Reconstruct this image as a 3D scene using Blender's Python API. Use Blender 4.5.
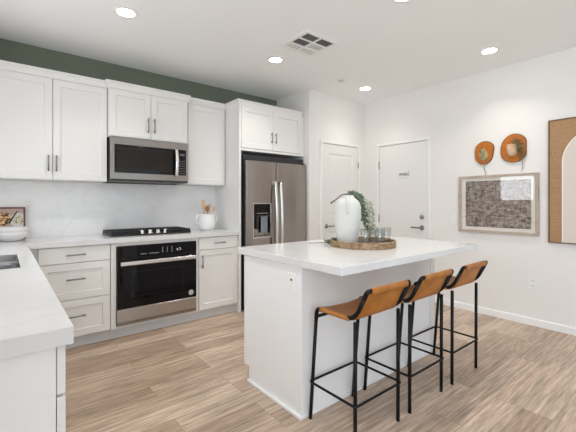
import bpy, bmesh, math, random
from mathutils import Vector, Matrix

random.seed(7)
sc = bpy.context.scene
COL = sc.collection
for o in list(bpy.data.objects):
    bpy.data.objects.remove(o)

# ------------------------------------------------------------------ camera, world, sun, area lights, exposure
FPX, CU, CV, CAM_H = 352.0, 288.0, 201.5, 1.25
YAW = math.atan(285.5 / 352.0)
cam_d = bpy.data.cameras.new('camera')
cam = bpy.data.objects.new('camera', cam_d)
COL.objects.link(cam)
cam.location = (0, 0, CAM_H)
cam.rotation_euler = (math.pi / 2, 0, -YAW)
cam_d.sensor_width = 36.0
cam_d.lens = FPX / 576 * 36.0
cam_d.shift_y = -(216 - CV) / 576
cam_d.clip_start = 0.02
sc.camera = cam

world = bpy.data.worlds.new('world')
sc.world = world
world.use_nodes = True
wn = world.node_tree
for n in list(wn.nodes):
    wn.nodes.remove(n)
w_out = wn.nodes.new('ShaderNodeOutputWorld')
w_bg = wn.nodes.new('ShaderNodeBackground')
w_sky = wn.nodes.new('ShaderNodeTexSky')
w_sky.sky_type = 'HOSEK_WILKIE'
w_sky.turbidity = 4.0
w_sky.sun_direction = Vector((0.3, -0.5, 0.8)).normalized()
w_bg.inputs['Strength'].default_value = 1.2
wn.links.new(w_sky.outputs[0], w_bg.inputs[0])
wn.links.new(w_bg.outputs[0], w_out.inputs[0])

sc.view_settings.view_transform = 'Standard'
sc.view_settings.look = 'None'
sc.view_settings.gamma = 1.0
sc.view_settings.use_curve_mapping = False
sc.view_settings.exposure = 0.04
sc.cycles.transparent_max_bounces = 24
sc.cycles.diffuse_bounces = 8

WIN_L = dict(y0=1.80, y1=3.23, z0=1.24, z1=2.25)        # window over the sink, in wall_left
WIN_ADDED = dict(y0=-2.9, y1=-0.5, z0=0.55, z1=2.25)        # unseen window added in wall_left to brighten island end and right wall
WIN_R = dict(x0=0.9, x1=3.7, z0=0.0, z1=2.20)           # glazed sliding door behind the camera
ROOM = dict(xl=-0.49, xr=4.156, yb=4.01, yr=-3.2, zc=2.69, yp=3.32, xp=3.045)
LAMP_W, LAMP_COL = 4.5, (1.0, 0.945, 0.88)
SINK_W, ADDED_W, DOOR_W = 20.5, 124.0, 22.0      # daylight power by opening


def area_light(name, loc, rot, sx, sy, power, col):
    d = bpy.data.lights.new(name, 'AREA')
    d.shape = 'RECTANGLE'
    d.size, d.size_y = sx, sy
    d.energy = power
    d.color = col
    o = bpy.data.objects.new(name, d)
    COL.objects.link(o)
    o.location = loc
    o.rotation_euler = rot
    return o


# daylight entering by two glazed openings and one added window (area lights just outside the panes)
area_light('daylight_sink_window', (ROOM['xl'] - 0.20, (WIN_L['y0'] + WIN_L['y1']) / 2, (WIN_L['z0'] + WIN_L['z1']) / 2),
           (0, -math.pi / 2, 0), WIN_L['z1'] - WIN_L['z0'], WIN_L['y1'] - WIN_L['y0'], SINK_W, (0.92, 0.96, 1.0))
area_light('daylight_added_window', (ROOM['xl'] - 0.20, (WIN_ADDED['y0'] + WIN_ADDED['y1']) / 2, (WIN_ADDED['z0'] + WIN_ADDED['z1']) / 2),
           (0, -math.pi / 2, 0), WIN_ADDED['z1'] - WIN_ADDED['z0'], WIN_ADDED['y1'] - WIN_ADDED['y0'], ADDED_W, (0.80, 0.91, 1.0))
area_light('daylight_sliding_door', ((WIN_R['x0'] + WIN_R['x1']) / 2, ROOM['yr'] - 0.22, 1.12),
           (math.pi / 2, 0, 0), WIN_R['x1'] - WIN_R['x0'], 2.1, DOOR_W, (0.80, 0.91, 1.0))


# ------------------------------------------------------------------ materials
def mat(name, col, rough=0.5, metal=0.0, **kw):
    m = bpy.data.materials.new(name)
    m.use_nodes = True
    b = m.node_tree.nodes['Principled BSDF']
    b.inputs['Base Color'].default_value = (*col, 1)
    b.inputs['Roughness'].default_value = rough
    b.inputs['Metallic'].default_value = metal
    for k, v in kw.items():
        b.inputs[k.replace('_', ' ')].default_value = v
    return m


def nodes(m):
    nt = m.node_tree
    return nt, nt.nodes, nt.links, nt.nodes['Principled BSDF']


def objcoord(m, scale=(1, 1, 1), rot=(0, 0, 0)):
    nt, N, L, b = nodes(m)
    tc = N.new('ShaderNodeTexCoord')
    mp = N.new('ShaderNodeMapping')
    mp.inputs['Scale'].default_value = scale
    mp.inputs['Rotation'].default_value = rot
    L.new(tc.outputs['Object'], mp.inputs['Vector'])
    return mp.outputs['Vector']


def noise_bump(m, scale=60, strength=0.1, dist=0.002, detail=3, stretch=(1, 1, 1)):
    nt, N, L, b = nodes(m)
    v = objcoord(m, stretch)
    t = N.new('ShaderNodeTexNoise')
    t.inputs['Scale'].default_value = scale
    t.inputs['Detail'].default_value = detail
    L.new(v, t.inputs['Vector'])
    bp = N.new('ShaderNodeBump')
    bp.inputs['Strength'].default_value = strength
    bp.inputs['Distance'].default_value = dist
    L.new(t.outputs['Fac'], bp.inputs['Height'])
    L.new(bp.outputs['Normal'], b.inputs['Normal'])
    return m


def noise_color(m, c0, c1, scale=8, detail=4, stretch=(1, 1, 1), p0=0.3, p1=0.7, rough=0.6):
    nt, N, L, b = nodes(m)
    v = objcoord(m, stretch)
    t = N.new('ShaderNodeTexNoise')
    t.inputs['Scale'].default_value = scale
    t.inputs['Detail'].default_value = detail
    t.inputs['Roughness'].default_value = rough
    L.new(v, t.inputs['Vector'])
    r = N.new('ShaderNodeValToRGB')
    r.color_ramp.elements[0].position = p0
    r.color_ramp.elements[1].position = p1
    r.color_ramp.elements[0].color = (*c0, 1)
    r.color_ramp.elements[1].color = (*c1, 1)
    L.new(t.outputs['Fac'], r.inputs['Fac'])
    L.new(r.outputs['Color'], b.inputs['Base Color'])
    return m


M = {}
M['wall'] = noise_bump(mat('wall_paint_warm_white', (0.81, 0.79, 0.77), 0.75), 180, 0.10, 0.001)
M['ceiling'] = noise_bump(mat('ceiling_paint', (0.90, 0.91, 0.91), 0.85), 120, 0.15, 0.001)
M['green'] = noise_bump(mat('wall_paint_green', (0.155, 0.18, 0.135), 0.4), 180, 0.08, 0.001)
M['cab'] = mat('cabinet_white_lacquer', (0.80, 0.797, 0.785), 0.38)
M['island_white'] = mat('island_white_paint', (0.84, 0.845, 0.85), 0.42)
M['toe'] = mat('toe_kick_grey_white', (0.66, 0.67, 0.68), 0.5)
M['trim'] = mat('trim_white', (0.86, 0.855, 0.84), 0.4)
M['door'] = mat('door_white', (0.80, 0.79, 0.77), 0.42)
M['dark'] = mat('dark_cavity', (0.012, 0.012, 0.013), 0.7)
M['grille_shade'] = mat('duct_shade_grey', (0.10, 0.10, 0.10), 0.8)
M['gap'] = mat('joint_grey', (0.30, 0.30, 0.30), 0.7)
M['black_glass'] = mat('black_oven_glass', (0.003, 0.003, 0.004), 0.05, IOR=1.36)
M['smoke_glass'] = mat('smoked_microwave_glass', (0.012, 0.0095, 0.007), 0.05, IOR=1.42)
M['blackmetal'] = mat('black_powder_coat', (0.006, 0.006, 0.007), 0.45, Specular_IOR_Level=0.22)
M['castiron'] = mat('black_cast_iron', (0.010, 0.010, 0.012), 0.5, Specular_IOR_Level=0.35)
M['blackplastic'] = mat('black_plastic', (0.012, 0.012, 0.014), 0.35)
M['chrome'] = mat('brushed_nickel', (0.62, 0.61, 0.59), 0.28, 1.0)
M['handle'] = mat('handle_nickel', (0.30, 0.30, 0.30), 0.32, 1.0)
M['bright_steel'] = mat('polished_steel', (0.80, 0.79, 0.77), 0.25, 1.0)
M['ceramic'] = noise_bump(mat('white_ceramic_matte', (0.63, 0.63, 0.61), 0.55), 40, 0.1, 0.002)
M['ceramic_gloss'] = mat('white_ceramic_glaze', (0.82, 0.82, 0.82), 0.18)
M['plate'] = mat('white_plastic_plate', (0.84, 0.84, 0.82), 0.35)
M['slot'] = mat('dark_slot', (0.08, 0.08, 0.08), 0.6)
M['twig'] = mat('dark_twig', (0.05, 0.04, 0.03), 0.7)
M['mark'] = mat('pale_panel_marking', (0.62, 0.64, 0.66), 0.5)
M['graphite'] = mat('grey_sign_ink', (0.25, 0.245, 0.24), 0.6)
M['grout'] = mat('pale_mat_board', (0.86, 0.82, 0.76), 0.8)


def brushed(name, col, rough=0.27, aniso=0.75):
    """steel brushed from side to side, so what it mirrors is drawn out up and down"""
    m = mat(name, col, rough, 1.0)
    nt, N, L, b = nodes(m)
    b.inputs['Anisotropic'].default_value = aniso
    b.inputs['Anisotropic Rotation'].default_value = 0.25
    tg = N.new('ShaderNodeTangent')
    tg.direction_type = 'RADIAL'
    tg.axis = 'Z'
    L.new(tg.outputs[0], b.inputs['Tangent'])
    v = objcoord(m, (3.0, 3.0, 900.0))
    t = N.new('ShaderNodeTexNoise')
    t.inputs['Scale'].default_value = 1.0
    t.inputs['Detail'].default_value = 1
    L.new(v, t.inputs['Vector'])
    mr = N.new('ShaderNodeMapRange')
    mr.inputs['To Min'].default_value = rough - 0.02
    mr.inputs['To Max'].default_value = rough + 0.03
    L.new(t.outputs['Fac'], mr.inputs['Value'])
    L.new(mr.outputs['Result'], b.inputs['Roughness'])
    return m


M['steel'] = brushed('brushed_stainless', (0.33, 0.305, 0.28), 0.24, 0.8)
M['oven_steel'] = brushed('brushed_stainless_oven', (0.50, 0.475, 0.45), 0.30, 0.6)
M['fridge_steel'] = brushed('brushed_stainless_fridge', (0.36, 0.33, 0.305), 0.25, 0.95)
M['sink_steel'] = brushed('brushed_stainless_sink', (0.60, 0.60, 0.61), 0.28, 0.0)


def quartz(name, a):
    m = mat(name, (a, a, a), 0.14)
    nt, N, L, b = nodes(m)
    v = objcoord(m, (1.0, 1.0, 1.0), (0.3, 0.5, 0.6))
    t = N.new('ShaderNodeTexNoise')
    t.inputs['Scale'].default_value = 2.2
    t.inputs['Detail'].default_value = 7
    t.inputs['Distortion'].default_value = 1.4
    L.new(v, t.inputs['Vector'])
    r = N.new('ShaderNodeValToRGB')
    e = r.color_ramp.elements
    e[0].position, e[0].color = 0.46, (a, a + 0.005, a + 0.01, 1)
    e[1].position, e[1].color = 0.54, (a, a + 0.005, a + 0.01, 1)
    k = e.new(0.50)
    k.color = (a * 0.95, a * 0.96, a * 0.975, 1)
    L.new(t.outputs['Fac'], r.inputs['Fac'])
    L.new(r.outputs['Color'], b.inputs['Base Color'])
    return m


M['quartz'] = quartz('white_quartz', 0.71)
M['splash'] = quartz('white_quartz_splash', 0.86)


def plank_floor():
    m = mat('wood_plank_floor', (0.4, 0.3, 0.22), 0.38)
    nt, N, L, b = nodes(m)
    v = objcoord(m)
    br = N.new('ShaderNodeTexBrick')
    br.offset = 0.37
    br.offset_frequency = 3
    br.squash = 1.0
    br.inputs['Color1'].default_value = (0, 0, 0, 1)
    br.inputs['Color2'].default_value = (1, 1, 1, 1)
    br.inputs['Mortar'].default_value = (0.5, 0.5, 0.5, 1)
    br.inputs['Scale'].default_value = 1.0
    br.inputs['Mortar Size'].default_value = 0.0012
    br.inputs['Mortar Smooth'].default_value = 0.2
    br.inputs['Bias'].default_value = 0.0
    br.inputs['Brick Width'].default_value = 1.22
    br.inputs['Row Height'].default_value = 0.152
    L.new(v, br.inputs['Vector'])
    # plank tone
    tone = N.new('ShaderNodeValToRGB')
    e = tone.color_ramp.elements
    e[0].position, e[0].color = 0.0, (0.39, 0.282, 0.206, 1)
    e[1].position, e[1].color = 1.0, (0.60, 0.47, 0.365, 1)
    k = e.new(0.5)
    k.color = (0.495, 0.375, 0.285, 1)
    L.new(br.outputs['Color'], tone.inputs['Fac'])
    # grain stretched along the plank, shifted from plank to plank
    sep = N.new('ShaderNodeVectorMath')
    sep.operation = 'MULTIPLY_ADD'
    L.new(br.outputs['Color'], sep.inputs[0])
    sep.inputs[1].default_value = (7.0, 3.0, 5.0)
    L.new(v, sep.inputs[2])
    mp = N.new('ShaderNodeMapping')
    mp.inputs['Scale'].default_value = (1.5, 22.0, 1.0)
    L.new(sep.outputs[0], mp.inputs['Vector'])
    g = N.new('ShaderNodeTexNoise')
    g.inputs['Scale'].default_value = 2.2
    g.inputs['Detail'].default_value = 8
    g.inputs['Roughness'].default_value = 0.62
    g.inputs['Distortion'].default_value = 0.5
    L.new(mp.outputs['Vector'], g.inputs['Vector'])
    gr = N.new('ShaderNodeMapRange')
    gr.inputs['From Min'].default_value = 0.32
    gr.inputs['From Max'].default_value = 0.68
    gr.inputs['To Min'].default_value = 0.62
    gr.inputs['To Max'].default_value = 1.30
    L.new(g.outputs['Fac'], gr.inputs['Value'])
    # fine pores
    mp2 = N.new('ShaderNodeMapping')
    mp2.inputs['Scale'].default_value = (6.0, 95.0, 1.0)
    L.new(sep.outputs[0], mp2.inputs['Vector'])
    g2 = N.new('ShaderNodeTexNoise')
    g2.inputs['Scale'].default_value = 1.0
    g2.inputs['Detail'].default_value = 5
    g2.inputs['Roughness'].default_value = 0.7
    L.new(mp2.outputs['Vector'], g2.inputs['Vector'])
    fr2 = N.new('ShaderNodeMapRange')
    fr2.inputs['From Min'].default_value = 0.3
    fr2.inputs['From Max'].default_value = 0.7
    fr2.inputs['To Min'].default_value = 0.74
    fr2.inputs['To Max'].default_value = 1.22
    L.new(g2.outputs['Fac'], fr2.inputs['Value'])
    both = N.new('ShaderNodeMath')
    both.operation = 'MULTIPLY'
    L.new(gr.outputs['Result'], both.inputs[0])
    L.new(fr2.outputs['Result'], both.inputs[1])
    mul = N.new('ShaderNodeVectorMath')
    mul.operation = 'SCALE'
    L.new(tone.outputs['Color'], mul.inputs[0])
    L.new(both.outputs[0], mul.inputs['Scale'])
    mx = N.new('ShaderNodeMix')
    mx.data_type = 'RGBA'
    L.new(br.outputs['Fac'], mx.inputs['Factor'])
    L.new(mul.outputs[0], mx.inputs[6])
    mx.inputs[7].default_value = (0.22, 0.16, 0.12, 1)
    L.new(mx.outputs[2], b.inputs['Base Color'])
    rr = N.new('ShaderNodeMapRange')
    rr.inputs['To Min'].default_value = 0.30
    rr.inputs['To Max'].default_value = 0.50
    L.new(g.outputs['Fac'], rr.inputs['Value'])
    L.new(rr.outputs['Result'], b.inputs['Roughness'])
    bp = N.new('ShaderNodeBump')
    bp.inputs['Strength'].default_value = 0.25
    bp.inputs['Distance'].default_value = 0.001
    inv = N.new('ShaderNodeMath')
    inv.operation = 'MULTIPLY_ADD'
    L.new(br.outputs['Fac'], inv.inputs[0])
    inv.inputs[1].default_value = -2.0
    L.new(g.outputs['Fac'], inv.inputs[2])
    L.new(inv.outputs[0], bp.inputs['Height'])
    L.new(bp.outputs['Normal'], b.inputs['Normal'])
    return m


M['floor'] = plank_floor()
M['leather'] = noise_bump(noise_color(mat('tan_leather', (0.55, 0.25, 0.06), 0.42), (0.26, 0.086, 0.008), (0.46, 0.172, 0.020), 9, 5), 260, 0.12, 0.001)
M['leather_edge'] = mat('dark_leather_edge', (0.22, 0.075, 0.02), 0.6)
M['bamboo'] = noise_color(mat('woven_tan_wood', (0.45, 0.30, 0.17), 0.55), (0.16, 0.09, 0.045), (0.46, 0.31, 0.18), 26, 3, (1, 1, 3))
M['bamboo_dark'] = noise_color(mat('tray_base_brown', (0.14, 0.085, 0.05), 0.55), (0.11, 0.07, 0.04), (0.24, 0.16, 0.095), 20, 3)
M['leaf'] = noise_color(mat('eucalyptus_leaf', (0.14, 0.19, 0.11), 0.55), (0.075, 0.11, 0.062), (0.24, 0.30, 0.20), 40, 2)
M['leaf_pale'] = noise_color(mat('pale_dried_leaf', (0.33, 0.36, 0.26), 0.6), (0.20, 0.235, 0.15), (0.45, 0.48, 0.36), 40, 2)
M['leaf_dark'] = noise_color(mat('dark_olive_leaf', (0.1, 0.11, 0.05), 0.6), (0.09, 0.075, 0.03), (0.30, 0.27, 0.13), 40, 2)
M['wood_light'] = noise_color(mat('light_beech', (0.62, 0.42, 0.25), 0.5), (0.54, 0.35, 0.20), (0.68, 0.48, 0.30), 10, 3, (6, 6, 1))
M['wood_mid'] = noise_color(mat('walnut_brown', (0.30, 0.13, 0.05), 0.5), (0.20, 0.085, 0.03), (0.36, 0.17, 0.07), 10, 3, (6, 6, 1))
M['frame_wood'] = noise_color(mat('weathered_frame_wood', (0.45, 0.37, 0.30), 0.55), (0.38, 0.31, 0.25), (0.52, 0.44, 0.36), 14, 4, (1, 1, 1))
M['frame_dark'] = mat('brown_frame_edge', (0.14, 0.075, 0.04), 0.5)
M['book_frame'] = mat('reddish_brown_frame', (0.16, 0.06, 0.045), 0.5)
M['rust'] = noise_color(mat('burnt_orange_felt', (0.52, 0.17, 0.025), 0.75), (0.40, 0.118, 0.010), (0.53, 0.168, 0.020), 22, 4)
M['rust_edge'] = mat('brown_plaque_edge', (0.16, 0.06, 0.02), 0.7)
M['pot'] = noise_color(mat('pale_terracotta', (0.62, 0.42, 0.26), 0.7), (0.50, 0.31, 0.17), (0.72, 0.52, 0.36), 18, 3)
M['pod'] = noise_color(mat('dried_pod', (0.45, 0.38, 0.20), 0.7), (0.30, 0.22, 0.09), (0.55, 0.47, 0.28), 30, 3, (1, 1, 0.3))
M['arch_cream'] = noise_bump(mat('arch_cream_plaster', (0.70, 0.625, 0.565), 0.85), 80, 0.2, 0.002)
M['arch_line'] = mat('arch_white_outline', (0.84, 0.80, 0.74), 0.8)
M['off_blue'] = mat('cool_grey_paddle', (0.22, 0.25, 0.29), 0.35)


def burlap():
    m = mat('brown_burlap', (0.42, 0.27, 0.15), 0.9)
    nt, N, L, b = nodes(m)
    v = objcoord(m)
    outs = []
    for s in ((1, 10, 220), (1, 220, 10)):
        mp = N.new('ShaderNodeMapping')
        mp.inputs['Scale'].default_value = s
        L.new(v, mp.inputs['Vector'])
        t = N.new('ShaderNodeTexNoise')
        t.inputs['Scale'].default_value = 1.2
        t.inputs['Detail'].default_value = 2
        L.new(mp.outputs['Vector'], t.inputs['Vector'])
        outs.append(t.outputs['Fac'])
    ad = N.new('ShaderNodeMath')
    ad.operation = 'ADD'
    L.new(outs[0], ad.inputs[0])
    L.new(outs[1], ad.inputs[1])
    r = N.new('ShaderNodeValToRGB')
    r.color_ramp.elements[0].position, r.color_ramp.elements[0].color = 0.35, (0.31, 0.175, 0.085, 1)
    r.color_ramp.elements[1].position, r.color_ramp.elements[1].color = 0.65, (0.46, 0.29, 0.155, 1)
    hf = N.new('ShaderNodeMath')
    hf.operation = 'MULTIPLY'
    hf.inputs[1].default_value = 0.5
    L.new(ad.outputs[0], hf.inputs[0])
    L.new(hf.outputs[0], r.inputs['Fac'])
    L.new(r.outputs['Color'], b.inputs['Base Color'])
    return m


M['burlap'] = burlap()


def weave_print():
    """dark brown crosshatched weave on a pale ground, the picture in the glazed frame"""
    m = mat('woven_texture_print', (0.2, 0.16, 0.13), 0.8)
    nt, N, L, b = nodes(m)
    v = objcoord(m)
    outs = []
    for s, sc_ in (((1, 10, 175), 1.0), ((1, 175, 10), 1.0), ((1, 18, 30), 1.0)):
        mp = N.new('ShaderNodeMapping')
        mp.inputs['Scale'].default_value = s
        L.new(v, mp.inputs['Vector'])
        t = N.new('ShaderNodeTexNoise')
        t.inputs['Scale'].default_value = sc_
        t.inputs['Detail'].default_value = 4
        t.inputs['Roughness'].default_value = 0.7
        L.new(mp.outputs['Vector'], t.inputs['Vector'])
        outs.append(t.outputs['Fac'])
    a = N.new('ShaderNodeMath')
    a.operation = 'ADD'
    L.new(outs[0], a.inputs[0])
    L.new(outs[1], a.inputs[1])
    a2 = N.new('ShaderNodeMath')
    a2.operation = 'ADD'
    L.new(a.outputs[0], a2.inputs[0])
    L.new(outs[2], a2.inputs[1])
    d = N.new('ShaderNodeMath')
    d.operation = 'MULTIPLY'
    d.inputs[1].default_value = 1 / 3
    L.new(a2.outputs[0], d.inputs[0])
    r = N.new('ShaderNodeValToRGB')
    e = r.color_ramp.elements
    e[0].position, e[0].color = 0.43, (0.035, 0.024, 0.018, 1)
    e[1].position, e[1].color = 0.555, (0.52, 0.44, 0.37, 1)
    k = e.new(0.49)
    k.color = (0.19, 0.145, 0.115, 1)
    L.new(d.outputs[0], r.inputs['Fac'])
    L.new(r.outputs['Color'], b.inputs['Base Color'])
    return m


M['weave'] = weave_print()


def thin_glass(name, refl_rough=0.02, tint=(1, 1, 1), ior=1.5):
    m = bpy.data.materials.new(name)
    m.use_nodes = True
    nt = m.node_tree
    N, L = nt.nodes, nt.links
    for n in list(N):
        N.remove(n)
    out = N.new('ShaderNodeOutputMaterial')
    mx = N.new('ShaderNodeMixShader')
    tr = N.new('ShaderNodeBsdfTransparent')
    tr.inputs['Color'].default_value = (*tint, 1)
    gl = N.new('ShaderNodeBsdfGlossy')
    gl.inputs['Roughness'].default_value = refl_rough
    # Schlick reflectance from the facing ratio, the same from both sides of the sheet
    lw = N.new('ShaderNodeLayerWeight')
    lw.inputs['Blend'].default_value = 0.5
    pw = N.new('ShaderNodeMath')
    pw.operation = 'POWER'
    pw.inputs[1].default_value = 5.0
    L.new(lw.outputs['Facing'], pw.inputs[0])
    f0 = ((ior - 1) / (ior + 1)) ** 2
    ma = N.new('ShaderNodeMath')
    ma.operation = 'MULTIPLY_ADD'
    ma.inputs[1].default_value = 1 - f0
    ma.inputs[2].default_value = f0
    L.new(pw.outputs[0], ma.inputs[0])
    L.new(ma.outputs[0], mx.inputs[0])
    L.new(tr.outputs[0], mx.inputs[1])
    L.new(gl.outputs[0], mx.inputs[2])
    L.new(mx.outputs[0], out.inputs[0])
    return m


M['pane'] = thin_glass('clear_pane')
M['art_glass'] = thin_glass('glossy_picture_glass', 0.015, (1, 1, 1), 1.75)
M['tumbler'] = thin_glass('clear_tumbler_glass', 0.02, (0.92, 0.935, 0.93), 1.75)


def emissive(name, col, strength):
    m = mat(name, (0.9, 0.9, 0.9), 0.5)
    b = m.node_tree.nodes['Principled BSDF']
    b.inputs['Emission Color'].default_value = (*col, 1)
    b.inputs['Emission Strength'].default_value = strength
    return m


M['lens'] = emissive('lit_lamp_lens', (1.0, 0.955, 0.89), 26.0)


# ------------------------------------------------------------------ mesh helpers
def V(*a):
    return Vector(a)


class MB:
    """collects shapes in world coordinates, then links them as one mesh object"""

    def __init__(self):
        self.bm = bmesh.new()

    def box(self, x0, x1, y0, y1, z0, z1, bev=0.0, seg=2):
        bm = self.bm
        vs = [bm.verts.new((x, y, z)) for x in (x0, x1) for y in (y0, y1) for z in (z0, z1)]
        idx = ((0, 1, 3, 2), (4, 6, 7, 5), (0, 4, 5, 1), (2, 3, 7, 6), (0, 2, 6, 4), (1, 5, 7, 3))
        fs = [bm.faces.new([vs[i] for i in f]) for f in idx]
        if bev > 0:
            es = list({e for f in fs for e in f.edges})
            bmesh.ops.bevel(bm, geom=es, offset=bev, segments=seg, affect='EDGES', profile=0.5)
        return self

    def prism(self, pts, axis, a0, a1):
        """extrude a 2D outline along x, y or z"""
        bm = self.bm

        def mk(p, a):
            return {'x': (a, p[0], p[1]), 'y': (p[0], a, p[1]), 'z': (p[0], p[1], a)}[axis]
        v0 = [bm.verts.new(mk(p, a0)) for p in pts]
        v1 = [bm.verts.new(mk(p, a1)) for p in pts]
        n = len(pts)
        bm.faces.new(v0)
        bm.faces.new(v1[::-1])
        for i in range(n):
            j = (i + 1) % n
            bm.faces.new([v0[i], v1[i], v1[j], v0[j]])
        return self

    def tube(self, pts, r, seg=10, closed=False, cap=True, r_end=None):
        bm = self.bm
        pts = [Vector(p) for p in pts]
        n = len(pts)
        tang = []
        for i in range(n):
            if closed:
                t = pts[(i + 1) % n] - pts[i - 1]
            else:
                t = pts[min(i + 1, n - 1)] - pts[max(i - 1, 0)]
            tang.append(t.normalized())
        up = Vector((0, 0, 1)) if abs(tang[0].z) < 0.9 else Vector((1, 0, 0))
        nrm = (up - tang[0] * up.dot(tang[0])).normalized()
        rings = []
        for i in range(n):
            nrm = (nrm - tang[i] * nrm.dot(tang[i])).normalized()
            b = tang[i].cross(nrm)
            rr = r if r_end is None else r + (r_end - r) * i / max(1, n - 1)
            rings.append([bm.verts.new(pts[i] + (nrm * math.cos(2 * math.pi * k / seg) + b * math.sin(2 * math.pi * k / seg)) * rr)
                          for k in range(seg)])
        last = n if closed else n - 1
        for i in range(last):
            A, B = rings[i], rings[(i + 1) % n]
            for k in range(seg):
                l = (k + 1) % seg
                bm.faces.new([A[k], A[l], B[l], B[k]]).smooth = True
        if cap and not closed:
            bm.faces.new(rings[0][::-1])
            bm.faces.new(rings[-1])
        return self

    def lathe(self, prof, cx, cy, seg=32, axis='z', smooth=True):
        """prof: (radius, height) pairs revolved about a line; axis z, or x / y for things on walls"""
        bm = self.bm

        def mk(r, h, a):
            c, s = r * math.cos(a), r * math.sin(a)
            if axis == 'z':
                return (cx + c, cy + s, h)
            if axis == 'y':
                return (cx + c, h, cy + s)
            return (h, cx + c, cy + s)
        rings = []
        for r, h in prof:
            if r < 1e-6:
                rings.append([bm.verts.new(mk(0, h, 0))])
            else:
                rings.append([bm.verts.new(mk(r, h, 2 * math.pi * k / seg)) for k in range(seg)])
        for A, B in zip(rings, rings[1:]):
            for k in range(seg):
                l = (k + 1) % seg
                if len(A) == 1 and len(B) == 1:
                    continue
                if len(A) == 1:
                    f = bm.faces.new([A[0], B[l], B[k]])
                elif len(B) == 1:
                    f = bm.faces.new([A[k], A[l], B[0]])
                else:
                    f = bm.faces.new([A[k], A[l], B[l], B[k]])
                f.smooth = smooth
        return self

    def cells(self, xs, ys, z0, z1, skip=()):
        """a slab made of grid cells with some left out (openings), one clean shell"""
        bm = self.bm
        vt = {}

        def v(i, j, z):
            k = (i, j, z)
            if k not in vt:
                vt[k] = bm.verts.new((xs[i], ys[j], z))
            return vt[k]
        nx, ny = len(xs) - 1, len(ys) - 1
        on = {(i, j) for i in range(nx) for j in range(ny)} - set(skip)
        for i, j in on:
            bm.faces.new([v(i, j, z1), v(i + 1, j, z1), v(i + 1, j + 1, z1), v(i, j + 1, z1)])
            bm.faces.new([v(i, j, z0), v(i, j + 1, z0), v(i + 1, j + 1, z0), v(i + 1, j, z0)])
            for (di, dj, a, b) in ((-1, 0, (i, j + 1), (i, j)), (1, 0, (i + 1, j), (i + 1, j + 1)),
                                   (0, -1, (i, j), (i + 1, j)), (0, 1, (i + 1, j + 1), (i, j + 1))):
                if (i + di, j + dj) not in on:
                    bm.faces.new([v(*a, z0), v(*b, z0), v(*b, z1), v(*a, z1)])
        return self

    def shaker(self, u0, u1, v0, v1, place, th=0.02, rail=0.057, rec=0.009):
        """door or drawer front with a recessed middle; place(u, v, d) maps to the world, d = depth behind the face"""
        bm = self.bm

        def ring(a, d):
            return [bm.verts.new(place(u, v, d)) for u, v in ((u0 + a, v0 + a), (u1 - a, v0 + a), (u1 - a, v1 - a), (u0 + a, v1 - a))]
        rs = [ring(0, th), ring(0, 0.0015), ring(0.0015, 0), ring(rail, 0), ring(rail + 0.004, rec)]
        bm.faces.new(rs[0])
        for A, B in zip(rs, rs[1:]):
            for k in range(4):
                l = (k + 1) % 4
                bm.faces.new([A[k], A[l], B[l], B[k]])
        bm.faces.new(rs[-1])
        return self

    def grid(self, pts, thick=None, smooth=True):
        """surface through a 2D list of points; with thick, a closed sheet of that thickness"""
        bm = self.bm
        R, C = len(pts), len(pts[0])
        P = [[Vector(p) for p in row] for row in pts]
        top = [[bm.verts.new(p) for p in row] for row in P]
        for i in range(R - 1):
            for j in range(C - 1):
                bm.faces.new([top[i][j], top[i][j + 1], top[i + 1][j + 1], top[i + 1][j]]).smooth = smooth
        if thick:
            low = []
            for i in range(R):
                row = []
                for j in range(C):
                    du = P[min(i + 1, R - 1)][j] - P[max(i - 1, 0)][j]
                    dv = P[i][min(j + 1, C - 1)] - P[i][max(j - 1, 0)]
                    n = dv.cross(du)
                    n = n.normalized() if n.length > 1e-9 else Vector((0, 0, 1))
                    row.append(bm.verts.new(P[i][j] + n * thick))
                low.append(row)
            for i in range(R - 1):
                for j in range(C - 1):
                    bm.faces.new([low[i][j], low[i + 1][j], low[i + 1][j + 1], low[i][j + 1]]).smooth = smooth
            for i in range(R - 1):
                bm.faces.new([top[i][0], top[i + 1][0], low[i + 1][0], low[i][0]])
                bm.faces.new([top[i][-1], low[i][-1], low[i + 1][-1], top[i + 1][-1]])
            for j in range(C - 1):
                bm.faces.new([top[0][j], low[0][j], low[0][j + 1], top[0][j + 1]])
                bm.faces.new([top[-1][j], top[-1][j + 1], low[-1][j + 1], low[-1][j]])
        return self

    def leaf(self, p, d, n, l, w):
        """a small folded pointed leaf"""
        bm = self.bm
        d = d.normalized()
        s = d.cross(n)
        s = s.normalized() if s.length > 1e-6 else Vector((1, 0, 0))
        n = s.cross(d)
        a = bm.verts.new(p)
        b1 = bm.verts.new(p + d * l * 0.45 + s * w * 0.5 + n * w * 0.12)
        b2 = bm.verts.new(p + d * l * 0.45 - s * w * 0.5 + n * w * 0.12)
        m = bm.verts.new(p + d * l * 0.5)
        c = bm.verts.new(p + d * l - n * l * 0.08)
        for f in ((a, b1, m), (b1, c, m), (a, m, b2), (m, c, b2)):
            bm.faces.new(f)
        return self

    def build(self, name, material, root=None, parent=None):
        """root: the thing whose base the coordinates refer to; parent: the direct parent (a part) if deeper"""
        bm = self.bm
        bmesh.ops.recalc_face_normals(bm, faces=bm.faces)
        if root is not None:
            bmesh.ops.translate(bm, verts=bm.verts, vec=-root.location)
        me = bpy.data.meshes.new(name)
        bm.to_mesh(me)
        bm.free()
        me.materials.append(material)
        o = bpy.data.objects.new(name, me)
        COL.objects.link(o)
        if parent is not None:
            o.parent = parent
        elif root is not None:
            o.parent = root
        return o


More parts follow.
